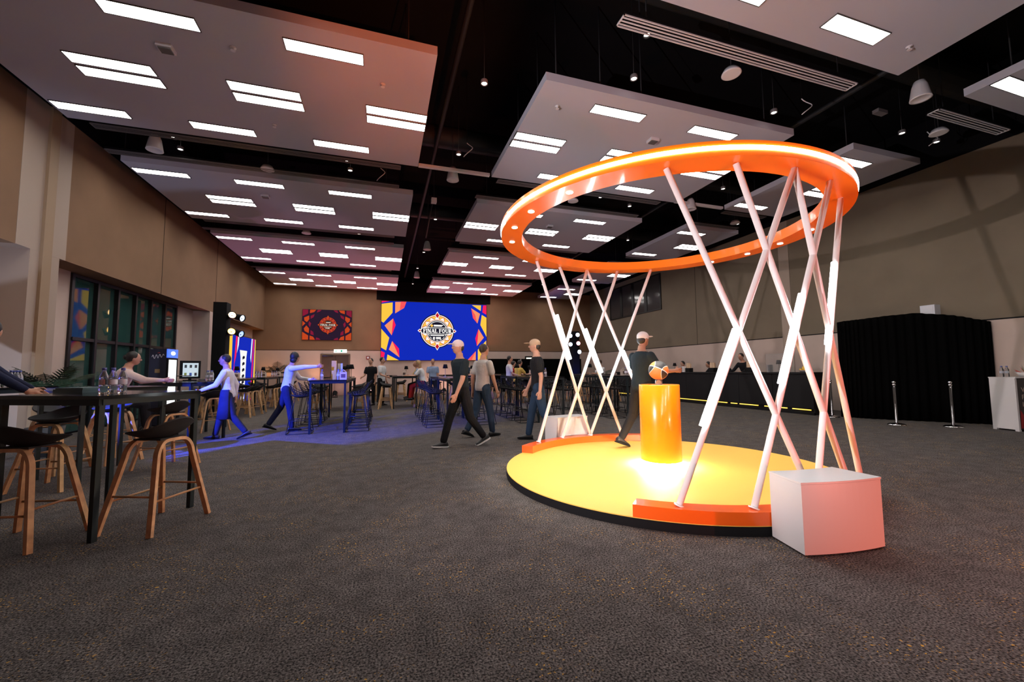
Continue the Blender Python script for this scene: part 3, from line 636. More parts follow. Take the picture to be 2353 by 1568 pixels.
def wood_stool():
    o = thing('bar_stool', '', 'stool')
    shell(.235, .205, .735, .045, .075, .165).build('seat', 'seatblk', o)
    for s in (-1, 1):
        pts = []
        def P(x, y, z): pts.append((x, s*y, z))
        P(-.275, .225, 0); P(-.165, .14, .58)
        for k in range(1, 8):
            t = PI/2*k/8; P(-.165+.012*math.sin(t)+.075*(1-math.cos(t)), .14-.015*k/8, .58+.125*math.sin(t))
        P(-.06, .122, .708); P(.06, .122, .708)
        for k in range(7, 0, -1):
            t = PI/2*k/8; P(.165-.012*math.sin(t)-.075*(1-math.cos(t)), .14-.015*k/8, .58+.125*math.sin(t))
        P(.165, .14, .58); P(.275, .225, 0)
        MB().tube(pts, .02, flat=(.021, .013), up=(0, 1, 0)).build('leg', 'wood', o)
    MB().box(-.12, .12, -.12, .12, .715, .728).build('seat_plate', 'seatblk', o)
    q = lambda x, y, z: (x*(.275-.11*z/.58), y*(.225-.085*z/.58), z)
    for a, b in (((-1, -1), (1, -1)), ((-1, 1), (1, 1))): MB().tube([q(*a, .25), q(*b, .25)], .009, 8).build('stretcher', 'wood_d', o)
    for a, b in (((-1, -1), (-1, 1)), ((1, -1), (1, 1))): MB().tube([q(*a, .29), q(*b, .29)], .009, 8).build('stretcher', 'wood_d', o)
    return o
def wire_stool():
    o = thing('wire_bar_stool', '', 'stool')
    bm_ = shell(.25, .23, .735, .06, .12, .30, 1.4, 22, 6, wire=True).mesh('lattice', 'seatblk')
    tmp = bpy.data.objects.new('tmp', bm_); C.objects.link(tmp); md = tmp.modifiers.new('w', 'WIREFRAME'); md.thickness = .011
    me = bpy.data.meshes.new_from_object(tmp.evaluated_get(bpy.context.evaluated_depsgraph_get())); bpy.data.objects.remove(tmp)
    me.name = 'seat_lattice'; link('seat_lattice', me, o)
    shell(.20, .19, .745, .03, .035, .06).build('seat_pad', 'seatblk', o)
    for sx in (-1, 1):
        for sy in (-1, 1): MB().tube([(sx*.13, sy*.12, .735), (sx*.25, sy*.235, .008)], .007, 6).build('leg', 'blackmetal', o)
    q = lambda x, y, z: (x*(.25-.12*z/.735), y*(.235-.115*z/.735), z)
    for z, nm in ((.009, 'base_frame'), (.27, 'footrest')):
        pts = [q(*p, z) for p in ((-1, -1), (1, -1), (1, 1), (-1, 1))]
        b = MB()
        for i in range(4): b.tube([pts[i], pts[(i+1) % 4]], .007, 6)
        b.build(nm, 'blackmetal', o)
    return o
def bar_table(L, W, H=1.10):
    o = thing('bar_table', '', 'table')
    MB().box(-L/2, L/2, -W/2, W/2, H-.028, H).build('tabletop', 'blacktop', o)
    b = MB(); t = .022
    b.box(-L/2+.01, L/2-.01, -W/2+.005, -W/2+.005+t, H-.075, H-.028).box(-L/2+.01, L/2-.01, W/2-.005-t, W/2-.005, H-.075, H-.028)
    b.box(-L/2+.005, -L/2+.005+t, -W/2+.03, W/2-.03, H-.075, H-.028).box(L/2-.005-t, L/2-.005, -W/2+.03, W/2-.03, H-.075, H-.028).build('apron_frame', 'tedge', o)
    for sx in (-1, 1):
        for sy in (-1, 1):
            x, y = sx*(L/2-.03), sy*(W/2-.03); MB().box(x-.02, x+.02, y-.02, y+.02, 0, H-.028).build('leg', 'tedge', o)
    return o
PW, PI_, PT = wood_stool(), wire_stool(), {}
FW = dict(w=True, i=True)
def wstool(x, y, rz, lab, grp=None):
    o = put(PW, FW['w'], (x, y, 0), math.radians(rz), lab, grp); FW['w'] = False; return o
def istool(x, y, rz, lab, grp=None):
    o = put(PI_, FW['i'], (x, y, 0), math.radians(rz), lab, grp); FW['i'] = False; return o
def table(x, y, rz, L, W, lab, grp=None):
    k = (L, W); first = k not in PT
    if first: PT[k] = bar_table(L, W)
    return put(PT[k], first, (x, y, 0), math.radians(rz), lab, grp)
# ---------------- near left corner
table(-2.31, 4.55, -26, .98, .86, 'black square bar table nearest to the camera with water bottles', 'black bar tables')
wstool(-1.80, 4.28, 68, 'wooden legged black stool in full view at the right side of the nearest table', 'wooden bar stools')
wstool(-2.58, 4.16, -14, 'wooden legged black stool cut by the left edge of the picture at the nearest table', 'wooden bar stools')
table(-3.36, 6.55, -38, .95, .86, 'black square bar table just behind the nearest table', 'black bar tables')
wstool(-3.50, 6.02, 168, 'wooden legged black stool seen through the nearest table on its left', 'wooden bar stools')
wstool(-2.78, 6.80, 60, 'wooden legged black stool behind the nearest table with purple lit legs', 'wooden bar stools')
wstool(-4.05, 6.95, -100, 'wooden legged black stool behind the nearest table at far left', 'wooden bar stools')
wstool(-3.72, 7.45, 150, 'wooden legged stool whose arch shows between the legs of the nearest table', 'wooden bar stools')
table(-5.0, 7.3, -20, .95, .86, 'black bar table at the left edge by the light wall pier', 'black bar tables')
table(-3.62, 9.42, -30, 1.2, .75, 'black bar table where the man in the pale shirt sits', 'black bar tables')
wstool(-4.35, 8.65, 100, 'wooden legged stool under the man in the pale shirt', 'wooden bar stools')
table(-4.25, 11.0, -12, 1.5, .75, 'black bar table carrying the framed menu screen beside the fridge', 'black bar tables')
wstool(-3.55, 10.6, 40, 'wooden legged stool in front of the table with the menu screen', 'wooden bar stools')
wstool(-3.75, 11.7, 140, 'wooden legged stool behind the table with the menu screen', 'wooden bar stools')
# left block of wooden stools towards the light box
lb = [(-4.3, 14.1), (-4.2, 16.6), (-4.3, 19.2)]
for i, (x, y) in enumerate(lb):
    table(x, y, 0, .9, 1.9, 'long black bar table, %s in the left row leading to the light box' % ORD[i], 'black bar tables')
    for j, (dx, dy, rz) in enumerate(((-.55, -.55, -90), (-.55, .45, -90), (.55, -.6, 90), (.55, 0, 90), (.55, .6, 90))):
        wstool(x+dx, y+dy, rz+random.uniform(-14, 14), 'wooden stool, %s along the %s table of the left row' % (('rear left', 'front left', 'front right', 'middle right', 'rear right')[(1, 0, 2, 3, 4)[j]], ORD[i]), 'stools of the %s left row table' % ORD[i])
# wire stool block, table rows running away from the camera
rows = [(-1.07, 'where the white-shirted server stands'), (1.75, 'behind the two walking men'), (3.95, 'behind the left tubes of the hoop'), (6.45, 'behind the ball pedestal')]
for i, (x, l) in enumerate(rows):
    for j, y in enumerate((10.05, 11.75)):
        table(x, y, 0, .72, 1.6, 'black bar table %s, %s one of the two' % (l, ('front', 'rear')[j]), 'black bar tables of the wire stool rows')
    for s, sn in ((-1, 'left'), (1, 'right')):
        for j in range(6):
            if i == 0 and s == -1 and j == 1: continue
            istool(x+s*(.57+random.uniform(-.03, .03)), 9.58+.545*j+random.uniform(-.02, .02), 90*s+random.uniform(-5, 5),
                   '%s wire stool from camera, %s of tables %s' % (ORD[j], sn, l), 'wire stools on the %s of the tables %s' % (sn, l))
# wooden stool block farther back
for i, (x, y) in enumerate(((-1.35, 15.0), (.75, 15.3), (3.2, 15.2), (5.6, 15.3), (7.9, 14.6), (.2, 18.6), (2.9, 18.6), (5.5, 18.6))):
    w_ = ('left of the video wall', 'below the left edge of the video wall', 'below the middle of the video wall', 'behind the dark walking man', 'near the blue lit tower', 'left in the farthest row', 'centre in the farthest row', 'right in the farthest row')[i]
    table(x, y, 0, .8, 1.9, 'distant black bar table %s' % w_, 'distant black bar tables')
    for s in (-1, 1):
        for j in range(3):
            wstool(x+s*.6, y-.62+.62*j, 90*s+random.uniform(-15, 15), 'wooden stool, %s on %s of table %s' % (ORD[j], 'left' if s < 0 else 'right', w_), 'stools at the table %s' % w_)
# ---------------- bottles
def bottle_proto():
    o = thing('water_bottle', '', 'bottle')
    MB().lathe([(.001, .006), (.026, 0), (.032, .008), (.032, .055), (.029, .062), (.032, .07), (.032, .125), (.030, .15), (.014, .19), (.0125, .205)], n=14, cap=False).build('bottle_body', 'plastic', o)
    MB().lathe([(.0325, .075), (.0325, .12)], n=14, cap=False).build('bottle_label', mat('bottle_label_clear', (.55, .58, .68), .25), o)
    MB().lathe([(.016, .20), (.016, .222)], n=12).build('bottle_cap', 'bluecap', o)
    return o
BP = bottle_proto(); BF = [True]
def bottle(x, y, z, lab, grp=None):
    o = put(BP, BF[0], (x, y, z), random.uniform(0, 6), lab, grp); BF[0] = False; return o
H = 1.1
for k, (x, y) in enumerate(((-2.335, 4.52), (-2.255, 4.49), (-2.30, 4.58), (-2.22, 4.56))):
    bottle(x, y, H, 'clear water bottle in the cluster on the nearest table, %s' % ('front left', 'front right', 'back left', 'back right')[k], 'bottles on the nearest table')
for k, (x, y) in enumerate(((-4.78, 7.22), (-4.70, 7.19), (-4.62, 7.16), (-4.74, 7.30), (-4.66, 7.27))):
    bottle(x, y, H, 'clear water bottle in the cluster on the table at the left edge', 'bottles on the left edge table')
for k in range(4): bottle(-3.72+.07*(k % 2), 10.75+.07*(k//2), H, 'clear water bottle beside the framed menu screen', 'bottles by the menu screen')
# napkin and menu holders, lamps, bottles on the other tables
def holder_proto():
    o = thing('caddy_box', '', 'caddy'); MB().box(-.07, .07, -.05, .05, 0, .16).build('box_body', mat('caddy_white', (.62, .50, .42), .6), o)
    MB().box(-.045, .045, -.052, -.05, .04, .12).build('printed_mark', mat('caddy_print', (.12, .07, .06), .6), o); MB().tube([(-.06, 0, .16), (0, 0, .21), (.06, 0, .16)], .006, 6).build('handle', 'white', o); return o
HP = holder_proto(); HF = [True]
def holder(x, y, z, lab, grp, rz=0):
    o = put(HP, HF[0], (x, y, z), rz, lab, grp); HF[0] = False
def lamp_proto():
    o = thing('table_lamp', '', 'lamp'); MB().lathe([(.05, 0), (.05, .012), (.008, .018), (.008, .26)], n=14).build('stem', mat('lamp_stem', (.25, .20, .16), .4), o)
    MB().lathe([(.075, .24), (.05, .36)], n=18).build('lamp_shade', 'black', o); return o
LP = lamp_proto(); LF = [True]
def tlamp(x, y, z, lab, grp='small cordless lamps'):
    put(LP, LF[0], (x, y, z), 0, lab, grp); LF[0] = False
def tall(x, y, z, h, col, lab):
    tag(MB().box(-.05, .05, -.05, .05, 0, h).box(-.052, .052, -.03, .03, h*.15, h*.85, 1).build('menu_block', [mat('menu_%d' % (len(MATS)), col, .6), 'white'], None, (x, y, z)), lab, 'menu stand', 'menu stands')
for k in range(4): bottle(-.93+.075*(k % 2), 9.85+.075*(k//2), H, 'clear water bottle in the cluster in the middle of the server\'s table', 'bottles on the server table')
holder(-.80, 9.55, H, 'white carrier box on the right of the server\'s table', 'carrier boxes')
holder(-.95, 10.6, H, 'white carrier box standing farther back on the server\'s table', 'carrier boxes')
tall(-1.05, 10.15, H, .42, (.75, .45, .08), 'tall yellow menu block on the server\'s table'); tall(-.93, 10.25, H, .36, (.6, .6, .66), 'tall white menu block on the server\'s table')
tlamp(-.78, 11.6, H, 'black shaded cordless lamp to the left on the server\'s rear table'); tlamp(-.9, 12.2, H, 'black shaded cordless lamp behind the other on the server\'s rear table')
for i, (x, l) in enumerate(rows[1:]):
    for k in range(3): bottle(x-.1+.08*k, 9.7+.03*k, H, 'clear water bottle on the front table %s' % l, 'bottles on the table %s' % l)
    holder(x+.15, 10.2, H, 'white carrier box on the front table %s' % l, 'carrier boxes'); tlamp(x, 11.9, H, 'black shaded cordless lamp on the rear table %s' % l)
for i, (x, y) in enumerate(lb):
    for k in range(3): bottle(x+.08*k, y-.3, H, 'clear water bottle on the %s table of the left row' % ORD[i], 'bottles on the %s left row table' % ORD[i])
    holder(x+.2, y-.1, H, 'white carrier box on the %s table of the left row' % ORD[i], 'carrier boxes'); tlamp(x+.05, y+.4, H, 'black shaded cordless lamp on the %s table of the left row' % ORD[i])
for i, (x, y) in enumerate(((-1.35, 15.0), (.75, 15.3), (3.2, 15.2), (5.6, 15.3))):
    holder(x, y-.2, H, 'white carrier box on the %s distant table from the left' % ORD[i], 'carrier boxes'); tlamp(x+.1, y+.3, H, 'black shaded cordless lamp on the %s distant table from the left' % ORD[i])
tag(MB().box(-.16, .16, -.14, .14, 0, .03).box(-.15, .15, -.13, .13, .03, .045, 1).build('tablet_case', [mat('teal_case', (.05, .10, .11), .5), mat('teal_case_top', (.07, .13, .14), .5)], None, (-2.64, 4.86, H), math.radians(-26)), 'flat teal grey case lying on the far left of the nearest table', 'case')
# ---------------- fridge, menu screen
o = thing('drinks_fridge', 'dark navy drinks fridge with a glowing glass door by the window', 'fridge', (-5.35, 12.0, 0))
MB().box(0, .34, 0, .5, .02, 1.86).build('cabinet', mat('fridge_navy', (.010, .014, .035), .35), o)
d = MB().box(.34, .365, .04, .46, .25, 1.62).build('glass_door', mat('fridge_light', (1, 1, 1), .3, emit=(.95, 1, 1), estr=.8), o)
MB().box(.34, .375, 0, .04, .2, 1.64).box(.34, .375, .46, .5, .2, 1.64).box(.34, .375, .04, .46, 1.6, 1.64).box(.34, .375, .04, .46, .2, .25).build('door_frame', 'black', d)
MB().box(.34, .37, .0, .5, 1.65, 1.86).build('lit_header', mat('fridge_header', (.1, .2, 1), .3, emit=(.05, .15, 1.0), estr=.6), o)
MB().ell((.372, .25, 1.76), (.004, .12, .05), 14, 8).build('header_badge', mat('fridge_badge', (1, 1, 1), .3, emit=(.9, .95, 1), estr=.7), o)
b = MB(); pts = [(.05+.24*t, -.004, 1.66+.05*math.sin(t*22)*(1-.3*t)+.04*t) for t in [i/40 for i in range(41)]]; b.tube(pts, .006, 4); b.tube([(.16, -.004, 1.76), (.21, -.004, 1.77)], .006, 4, 1)
b.build('script_lettering', [mat('fridge_script', (.55, .55, .6), .4), mat('fridge_red', (.5, .03, .03), .4)], o)
MB().box(.12, .22, -.004, 0, 1.28, 1.37).build('side_badge', mat('fridge_gold', (.25, .15, .06), .4), o)
o = thing('menu_screen', 'black framed menu screen with small coloured icons on a bar table', 'screen', (-4.10, 10.92, H), math.radians(42))
o.scale = (.74,)*3
MB().box(-.26, .26, 0, .05, .06, .60).build('frame', 'black', o); MB().box(-.15, .15, -.05, .10, 0, .02).box(-.03, .03, 0, .05, .02, .06).build('stand', 'black', o)
MB().box(-.20, .20, -.004, 0, .12, .53).build('display', mat('menu_lit', (.5, .6, .65), .4, emit=(.50, .62, .66), estr=.35), o)
for k in range(6):
    x, z = -.13+.13*(k % 3), (.43 if k < 3 else .19)
    MB().box(x-.03, x+.03, -.007, -.004, z-.045, z+.045).build('icon', mat('icon_%d' % k, [(.05, .07, .08), (.05, .07, .08), (.04, .05, .06), (.35, .45, .10), (.06, .15, .6), (.06, .05, .07)][k], .5), o)
# ---------------- palms
def palm(x, y, lab, h0, fr, L, pot_r=.22):
    o = thing('potted_palm', lab, 'plant', (x, y, 0)); MB().lathe([(pot_r*.75, 0), (pot_r, .45), (pot_r*.92, .45), (pot_r*.9, .42)], n=20).build('pot', 'pot', o)
    MB().tube([(0, 0, .4), (0.02, 0, h0)], [.05, .03], 8).build('trunk', 'wood_d', o)
    for k in range(fr):
        a = 2*PI*k/fr+random.uniform(-.2, .2); el = random.uniform(.35, 1.25); l = L*random.uniform(.8, 1.1); b = MB(); pts = []
        for i in range(9):
            t = i/8; r = l*t*math.cos(el)*(1+.15*t); z = h0+l*t*math.sin(el)-.55*l*t*t*(1.1-math.sin(el)*.6)
            pts.append(Vector((r*math.cos(a), r*math.sin(a), z)))
        b.tube(pts, [.008*(1-.8*i/8)+.001 for i in range(9)], 4)
        side = Vector((-math.sin(a), math.cos(a), 0))
        for i in range(1, 8):
            for q in (0, .5):
                p = pts[i].lerp(pts[i+1], q); t = (pts[i+1]-pts[i]).normalized(); ll = l*.36*math.sin(PI*min(1, (i+q)/8.2+.12))
                for s in (-1, 1):
                    e = p+(side*s*.8+t*.75).normalized()*ll-Vector((0, 0, ll*.28)); nrm = t*.013
                    b.add([p-nrm, p+nrm, p.lerp(e, .6)+nrm*.8, e, p.lerp(e, .6)-nrm*.8], [(0, 1, 2, 3, 4)])
        b.build('frond', 'leaf', o)
palm(-5.0, 8.35, 'dark leafy potted palm by the window behind the near tables', .95, 16, .75)
palm(-4.85, 22.3, 'potted palm in the far left corner under an orange glow', 1.2, 16, .92)
palm(10.6, 18.4, 'dark potted palm at the far end of the black bar', 1.0, 12, .8)
# ---------------- bar counter along the right wall
o = thing('bar_counter', 'long black bar counter with a yellow light line at its foot along the right wall', 'bar counter', (11.0, 8.0, 0))
MB().box(-.04, .62, -.03, 9.6, 1.10, 1.145).build('worktop', 'bar', o)
for k in range(8): MB().box(0, .03, .004+1.195*k, 1.19+1.195*k, .17, 1.10).build('front_panel', 'bar', o)
MB().box(.03, .6, 0, .03, 0, 1.10).build('end_panel', 'bar', o); MB().box(.03, .06, .03, 9.57, 0, 1.1).build('carcass', 'black', o); MB().box(-.04, .04, -.02, 9.58, 0, .07).build('plinth', 'black', o)
for y0, y1 in ((.1, .62), (.78, 1.5), (1.72, 2.4), (2.5, 2.75), (2.9, 3.6), (3.75, 5.6), (5.68, 7.4), (7.5, 9.4)): MB().box(.005, .03, y0, y1, .115, .14).build('light_line', 'ledyel', o)
BT = 1.145
def straws(x, y, lab):
    t = thing('cutlery_caddy', lab, 'caddy', (x, y, BT), 0, 'cutlery caddies on the bar'); MB().box(-.09, .09, -.12, .12, 0, .15).build('caddy', 'black', t)
    for k in range(4): MB().box(-.03, .03, -.1+.055*k, -.06+.055*k, .12, .32+.02*(k % 2)).build('straw_pack', mat('straw_paper', (.62, .45, .30), .7), t)
straws(11.25, 10.15, 'black cutlery caddy with paper packs in front of the tall barman'); straws(11.3, 11.75, 'black cutlery caddy with paper packs between the two bar staff groups'); straws(11.3, 12.95, 'black cutlery caddy with paper packs in front of the seated barman')
tlamp(11.25, 9.15, BT, 'black shaded cordless lamp on the near end of the black bar'); tlamp(11.3, 13.75, BT, 'black shaded cordless lamp on the far end of the black bar')
tall(11.2, 9.4, BT, .22, (.7, .68, .68), 'white menu block beside the lamp on the bar'); tall(11.2, 13.1, BT, .22, (.7, .68, .68), 'white menu block on the far part of the bar')
o = thing('fruit_bowl', 'white bowl of oranges at the near end of the bar', 'bowl', (11.25, 8.42, BT)); MB().lathe([(.05, 0), (.12, .05), (.125, .055), (.11, .055), (.04, .015)], n=24).build('bowl', 'white', o)
for k, (x, y, z) in enumerate(((0, 0, .09), (.06, .02, .07), (-.05, .03, .07), (0, -.06, .07), (.02, .01, .13), (-.02, .06, .075))):
    tag(MB().ell((0, 0, 0), (.035, .035, .034), 12, 8).build('orange_fruit', mat('fruit', (.8, .25, .03) if k % 3 else (.7, .45, .05), .5), None, (11.25+x, 8.42+y, BT+z)), 'small orange in the white bowl on the bar', 'fruit', 'oranges in the bowl')
tag(MB().box(-.004, .004, 0, .9, 0, .55).build('glass_screen', 'acrylic', None, (11.1, 8.55, BT)), 'clear upright glass guard on the near end of the bar', 'glass guard')
# ---------------- black drape
dp = [(11.40, 7.55), (11.43, 7.4), (11.5, 7.1), (11.75, 6.7), (12.1, 6.25), (12.45, 5.75), (12.75, 5.42), (12.86, 5.34)]
top = [2.45, 2.47, 2.48, 2.52, 2.55, 2.44, 2.30, 2.26]
N = 160; rings = []
for i in range(N+1):
    t = i/N*(len(dp)-1); k = min(int(t), len(dp)-2); f = t-k
    x = dp[k][0]*(1-f)+dp[k+1][0]*f; y = dp[k][1]*(1-f)+dp[k+1][1]*f; zt = top[k]*(1-f)+top[k+1]*f
    wv = .035*math.sin(i*.95)+.02*math.sin(i*.37)
    rings.append([(x-wv*.75-.06*(1-z)**2, y-wv*.6, z*zt) for z in (0, .25, .5, .75, .93, 1.0)])
b = MB(); b.rings(rings, 0, False, False, False)
o = b.build('black_drape', 'drape'); sm = o.modifiers.new('s', 'SOLIDIFY'); sm.thickness = .012
tag(o, 'tall black cloth drape masking the right wall behind the rope posts', 'drape')
b = MB().box(8.0, 12.0, YF-.35, YF-.3, 0, 1.95); o = b.build('back_drape', 'drape'); tag(o, 'low black backdrop cloth along the far wall right of the video wall', 'drape')
for x0 in (6.2,): tag(MB().box(5.95, 7.95, YF-.35, YF-.3, 0, 1.95).build('back_drape', 'drape'), 'low black backdrop cloth just right of the video wall', 'drape')
# ---------------- stanchions
def stan():
    o = thing('rope_post', '', 'post'); MB().lathe([(.16, 0), (.16, .012), (.13, .03), (.035, .045), (.027, .05)], n=28).build('base', 'chrome', o)
    MB().lathe([(.025, .045), (.025, .86), (.032, .865), (.032, .89), (.02, .895), (.02, .905)], n=18).build('pole', 'chrome', o); MB().ell((0, 0, .93), (.034, .034, .032), 16, 10).build('finial', 'chrome', o)
    MB().tube([(.03, 0, .85), (.06, 0, .84), (.06, 0, .80)], .008, 6).tube([(-.03, 0, .85), (-.06, 0, .84), (-.06, 0, .80)], .008, 6).build('hook', 'chrome', o); return o
P_ = stan(); put(P_, True, (10.77, 6.05, 0), .5, 'chrome rope post on the left in front of the black drape', 'chrome rope posts')
put(P_, False, (11.44, 5.43, 0), .5, 'chrome rope post on the right in front of the black drape', 'chrome rope posts'); put(P_, False, (11.0, 7.55, 0), .5, 'chrome rope post half hidden behind the hoop tubes near the bar end', 'chrome rope posts')
# ---------------- counter at right edge
o = thing('promo_counter', 'white sided promotional counter with a dark printed front at the right edge', 'counter', (11.75, 4.62, 0), math.radians(-12))
MB().box(0, .04, 0, .40, .03, 1.03).box(0, .05, 0, .06, 0, .03).box(0, .05, .34, .40, 0, .03).build('side_panel', 'white', o)
MB().box(.04, .9, 0, .40, .03, 1.02).build('body', mat('promo_dark', (.012, .012, .014), .4), o)
MB().box(0, .92, -.01, .41, 1.03, 1.05).build('worktop', 'white', o)
for k, (tx, z) in enumerate((('V', .80), ('P', .66), ('I', .52))):
    me = text_mesh(tx, .13, align='LEFT'); me.materials.append(mat('promo_text', (.45, .36, .30), .6)); t = link('lettering', me, o, (.12, -.002, z)); t.rotation_euler = (PI/2, 0, 0)
MB().add([(.05, -.002, .06), (.30, -.002, .06), (.06, -.002, .42)], [(0, 1, 2)]).build('red_shape', mat('promo_red', (.30, .012, .015), .5), o)
cb = Matrix.Rotation(math.radians(-12), 4, 'Z')
for k, x in enumerate((.10, .22)):
    p = cb @ Vector((x, .25, 0)); bottle(11.75+p.x, 4.62+p.y, 1.05, 'small water bottle on the white counter at the right edge, %s one' % ('left', 'right')[k], 'bottles on the promo counter')
p = cb @ Vector((.62, .2, 0)); o = thing('potted_flower', 'low white bowl planter with greenery on the counter at the right edge', 'plant', (11.75+p.x, 4.62+p.y, 1.05))
MB().lathe([(.10, 0), (.17, .09), (.16, .09), (.10, .07)], n=24).build('planter', 'white', o)
for k in range(26):
    a = random.uniform(0, 2*PI); r = random.uniform(.02, .16); h = random.uniform(.10, .26)
    MB().add([(r*.3*math.cos(a)-.008, r*.3*math.sin(a), .07), (r*.3*math.cos(a)+.008, r*.3*math.sin(a), .07), (r*math.cos(a)+.012, r*math.sin(a), h*.7), (r*1.2*math.cos(a), r*1.2*math.sin(a), h)], [(0, 1, 2, 3)]).build('leaf', mat('herb', (.05, .10, .03), .6) if k % 5 else mat('petal', (.5, .06, .05), .6), o)
# ---------------- lamps: towers and floor cans with their light
def par_can(parent, loc, target, col, s=1.0, name='stage_lamp', lit=6):
    d = (Vector(target)-Vector(loc)).normalized(); m_ = d.to_track_quat('Z', 'Y').to_matrix().to_4x4()
    b = MB().lathe([(.05*s, -.24*s), (.085*s, -.2*s), (.10*s, 0), (.105*s, .02*s), (.092*s, .02*s), (.09*s, -.02*s)], n=20, cap=False)
    b.v = [tuple(m_ @ Vector(p)) for p in b.v]
    o = b.build(name, 'black', parent, loc)
    l = MB().lathe([(.09*s, -.02*s), (.09*s, -.012*s)], n=20); l.v = [tuple(m_ @ Vector(p)) for p in l.v]
    l.build('lamp_lens', mat('lens_%.2f_%.2f_%.2f_%d' % (*col, lit), (1, 1, 1), .3, emit=col, estr=lit), o)
    return o
def tower(x, y, h, lab, cans):
    o = thing('lighting_tower', lab, 'lighting tower', (x, y, 0)); MB().box(-.19, .19, -.19, .19, .04, h).build('clad_mast', 'black', o); MB().box(-.38, .38, -.38, .38, 0, .04).build('base_plate', 'black', o)
    for dx, dy, z, tg, col, lit, pw in cans:
        c_ = par_can(o, (dx, dy, z), tg, col, 1.15, lit=lit); MB().tube([(-dx*.35, -dy*.35, 0), (0, 0, -.02)], .015, 6).build('bracket', 'black', c_)
        if pw:
            d = (Vector(tg)-Vector((dx, dy, z))).normalized(); lamp('SPOT', 'stage_beam', Vector((x+dx, y+dy, z))+d*.06, pw, col, Vector((x, y, 0))+Vector(tg), 60, .8, .08)
tower(-5.08, 15.65, 3.58, 'tall black lighting tower with four round lamps on the left', ((.36, -.22, 3.16, (4, -8, 4.6), (1, .55, .22), 6, 0), (.60, -.05, 3.08, (6, -3, 1.6), (.6, .8, 1), 1, 0), (.36, -.22, 2.62, (4, -8, 4.0), (1, .50, .06), 4, 60), (.58, -.02, 2.55, (6, -3, .6), (.2, .35, .8), 1, 0)))
tower(9.75, 19.6, 3.30, 'blue lit lighting tower with round lamps near the far right corner', ((-.34, -.2, 3.05, (-5, -8, 2.6), (.55, .7, 1), 3, 0), (.02, -.34, 3.1, (-3, -9, 3), (.6, .7, 1), 3, 0), (-.34, -.2, 2.6, (-5, -8, 1.5), (.55, .65, 1), 2, 0), (.05, -.34, 2.65, (-2, -9, 2.6), (1, .25, .3), 6, 0), (.1, -.34, 2.2, (-1, -9, 2.0), (.5, .65, 1), 9, 0)))
def floor_can(loc, target, pw, col, spot, blend, lab, stand=None):
    o = thing('floor_uplight', lab, 'stage light', (loc[0], loc[1], 0), 0, 'stage lights')
    c_ = par_can(o, (0, 0, loc[2]), Vector(target)-Vector((loc[0], loc[1], 0)), col, 1.0)
    b = MB()
    if loc[2] > .6:
        b.tube([(0, 0, .05), (0, 0, loc[2]-.08)], .02, 8)
        for k in range(3): b.tube([(0, 0, .5), (.4*math.cos(2.1*k), .4*math.sin(2.1*k), .01)], .014, 6)
    else: b.box(-.12, .12, -.10, .10, 0, .03).box(-.12, -.105, -.03, .03, .03, loc[2]).box(.105, .12, -.03, .03, .03, loc[2])
    b.build('stand', 'black', o)
    d = (Vector(target)-Vector(loc)).normalized(); lamp('SPOT', 'stage_beam', Vector(loc)+d*.08, pw, col, target, spot, blend, .025)
for loc, tg, pw, col, sp, bl_, nm in STAGE: floor_can(loc, tg, pw, col, sp, bl_, '%s stage light on a black stand outside the picture' % nm)
for loc, tg, pw, col, sp, l in UPL: floor_can(loc, tg, pw, col, sp, .8, l)
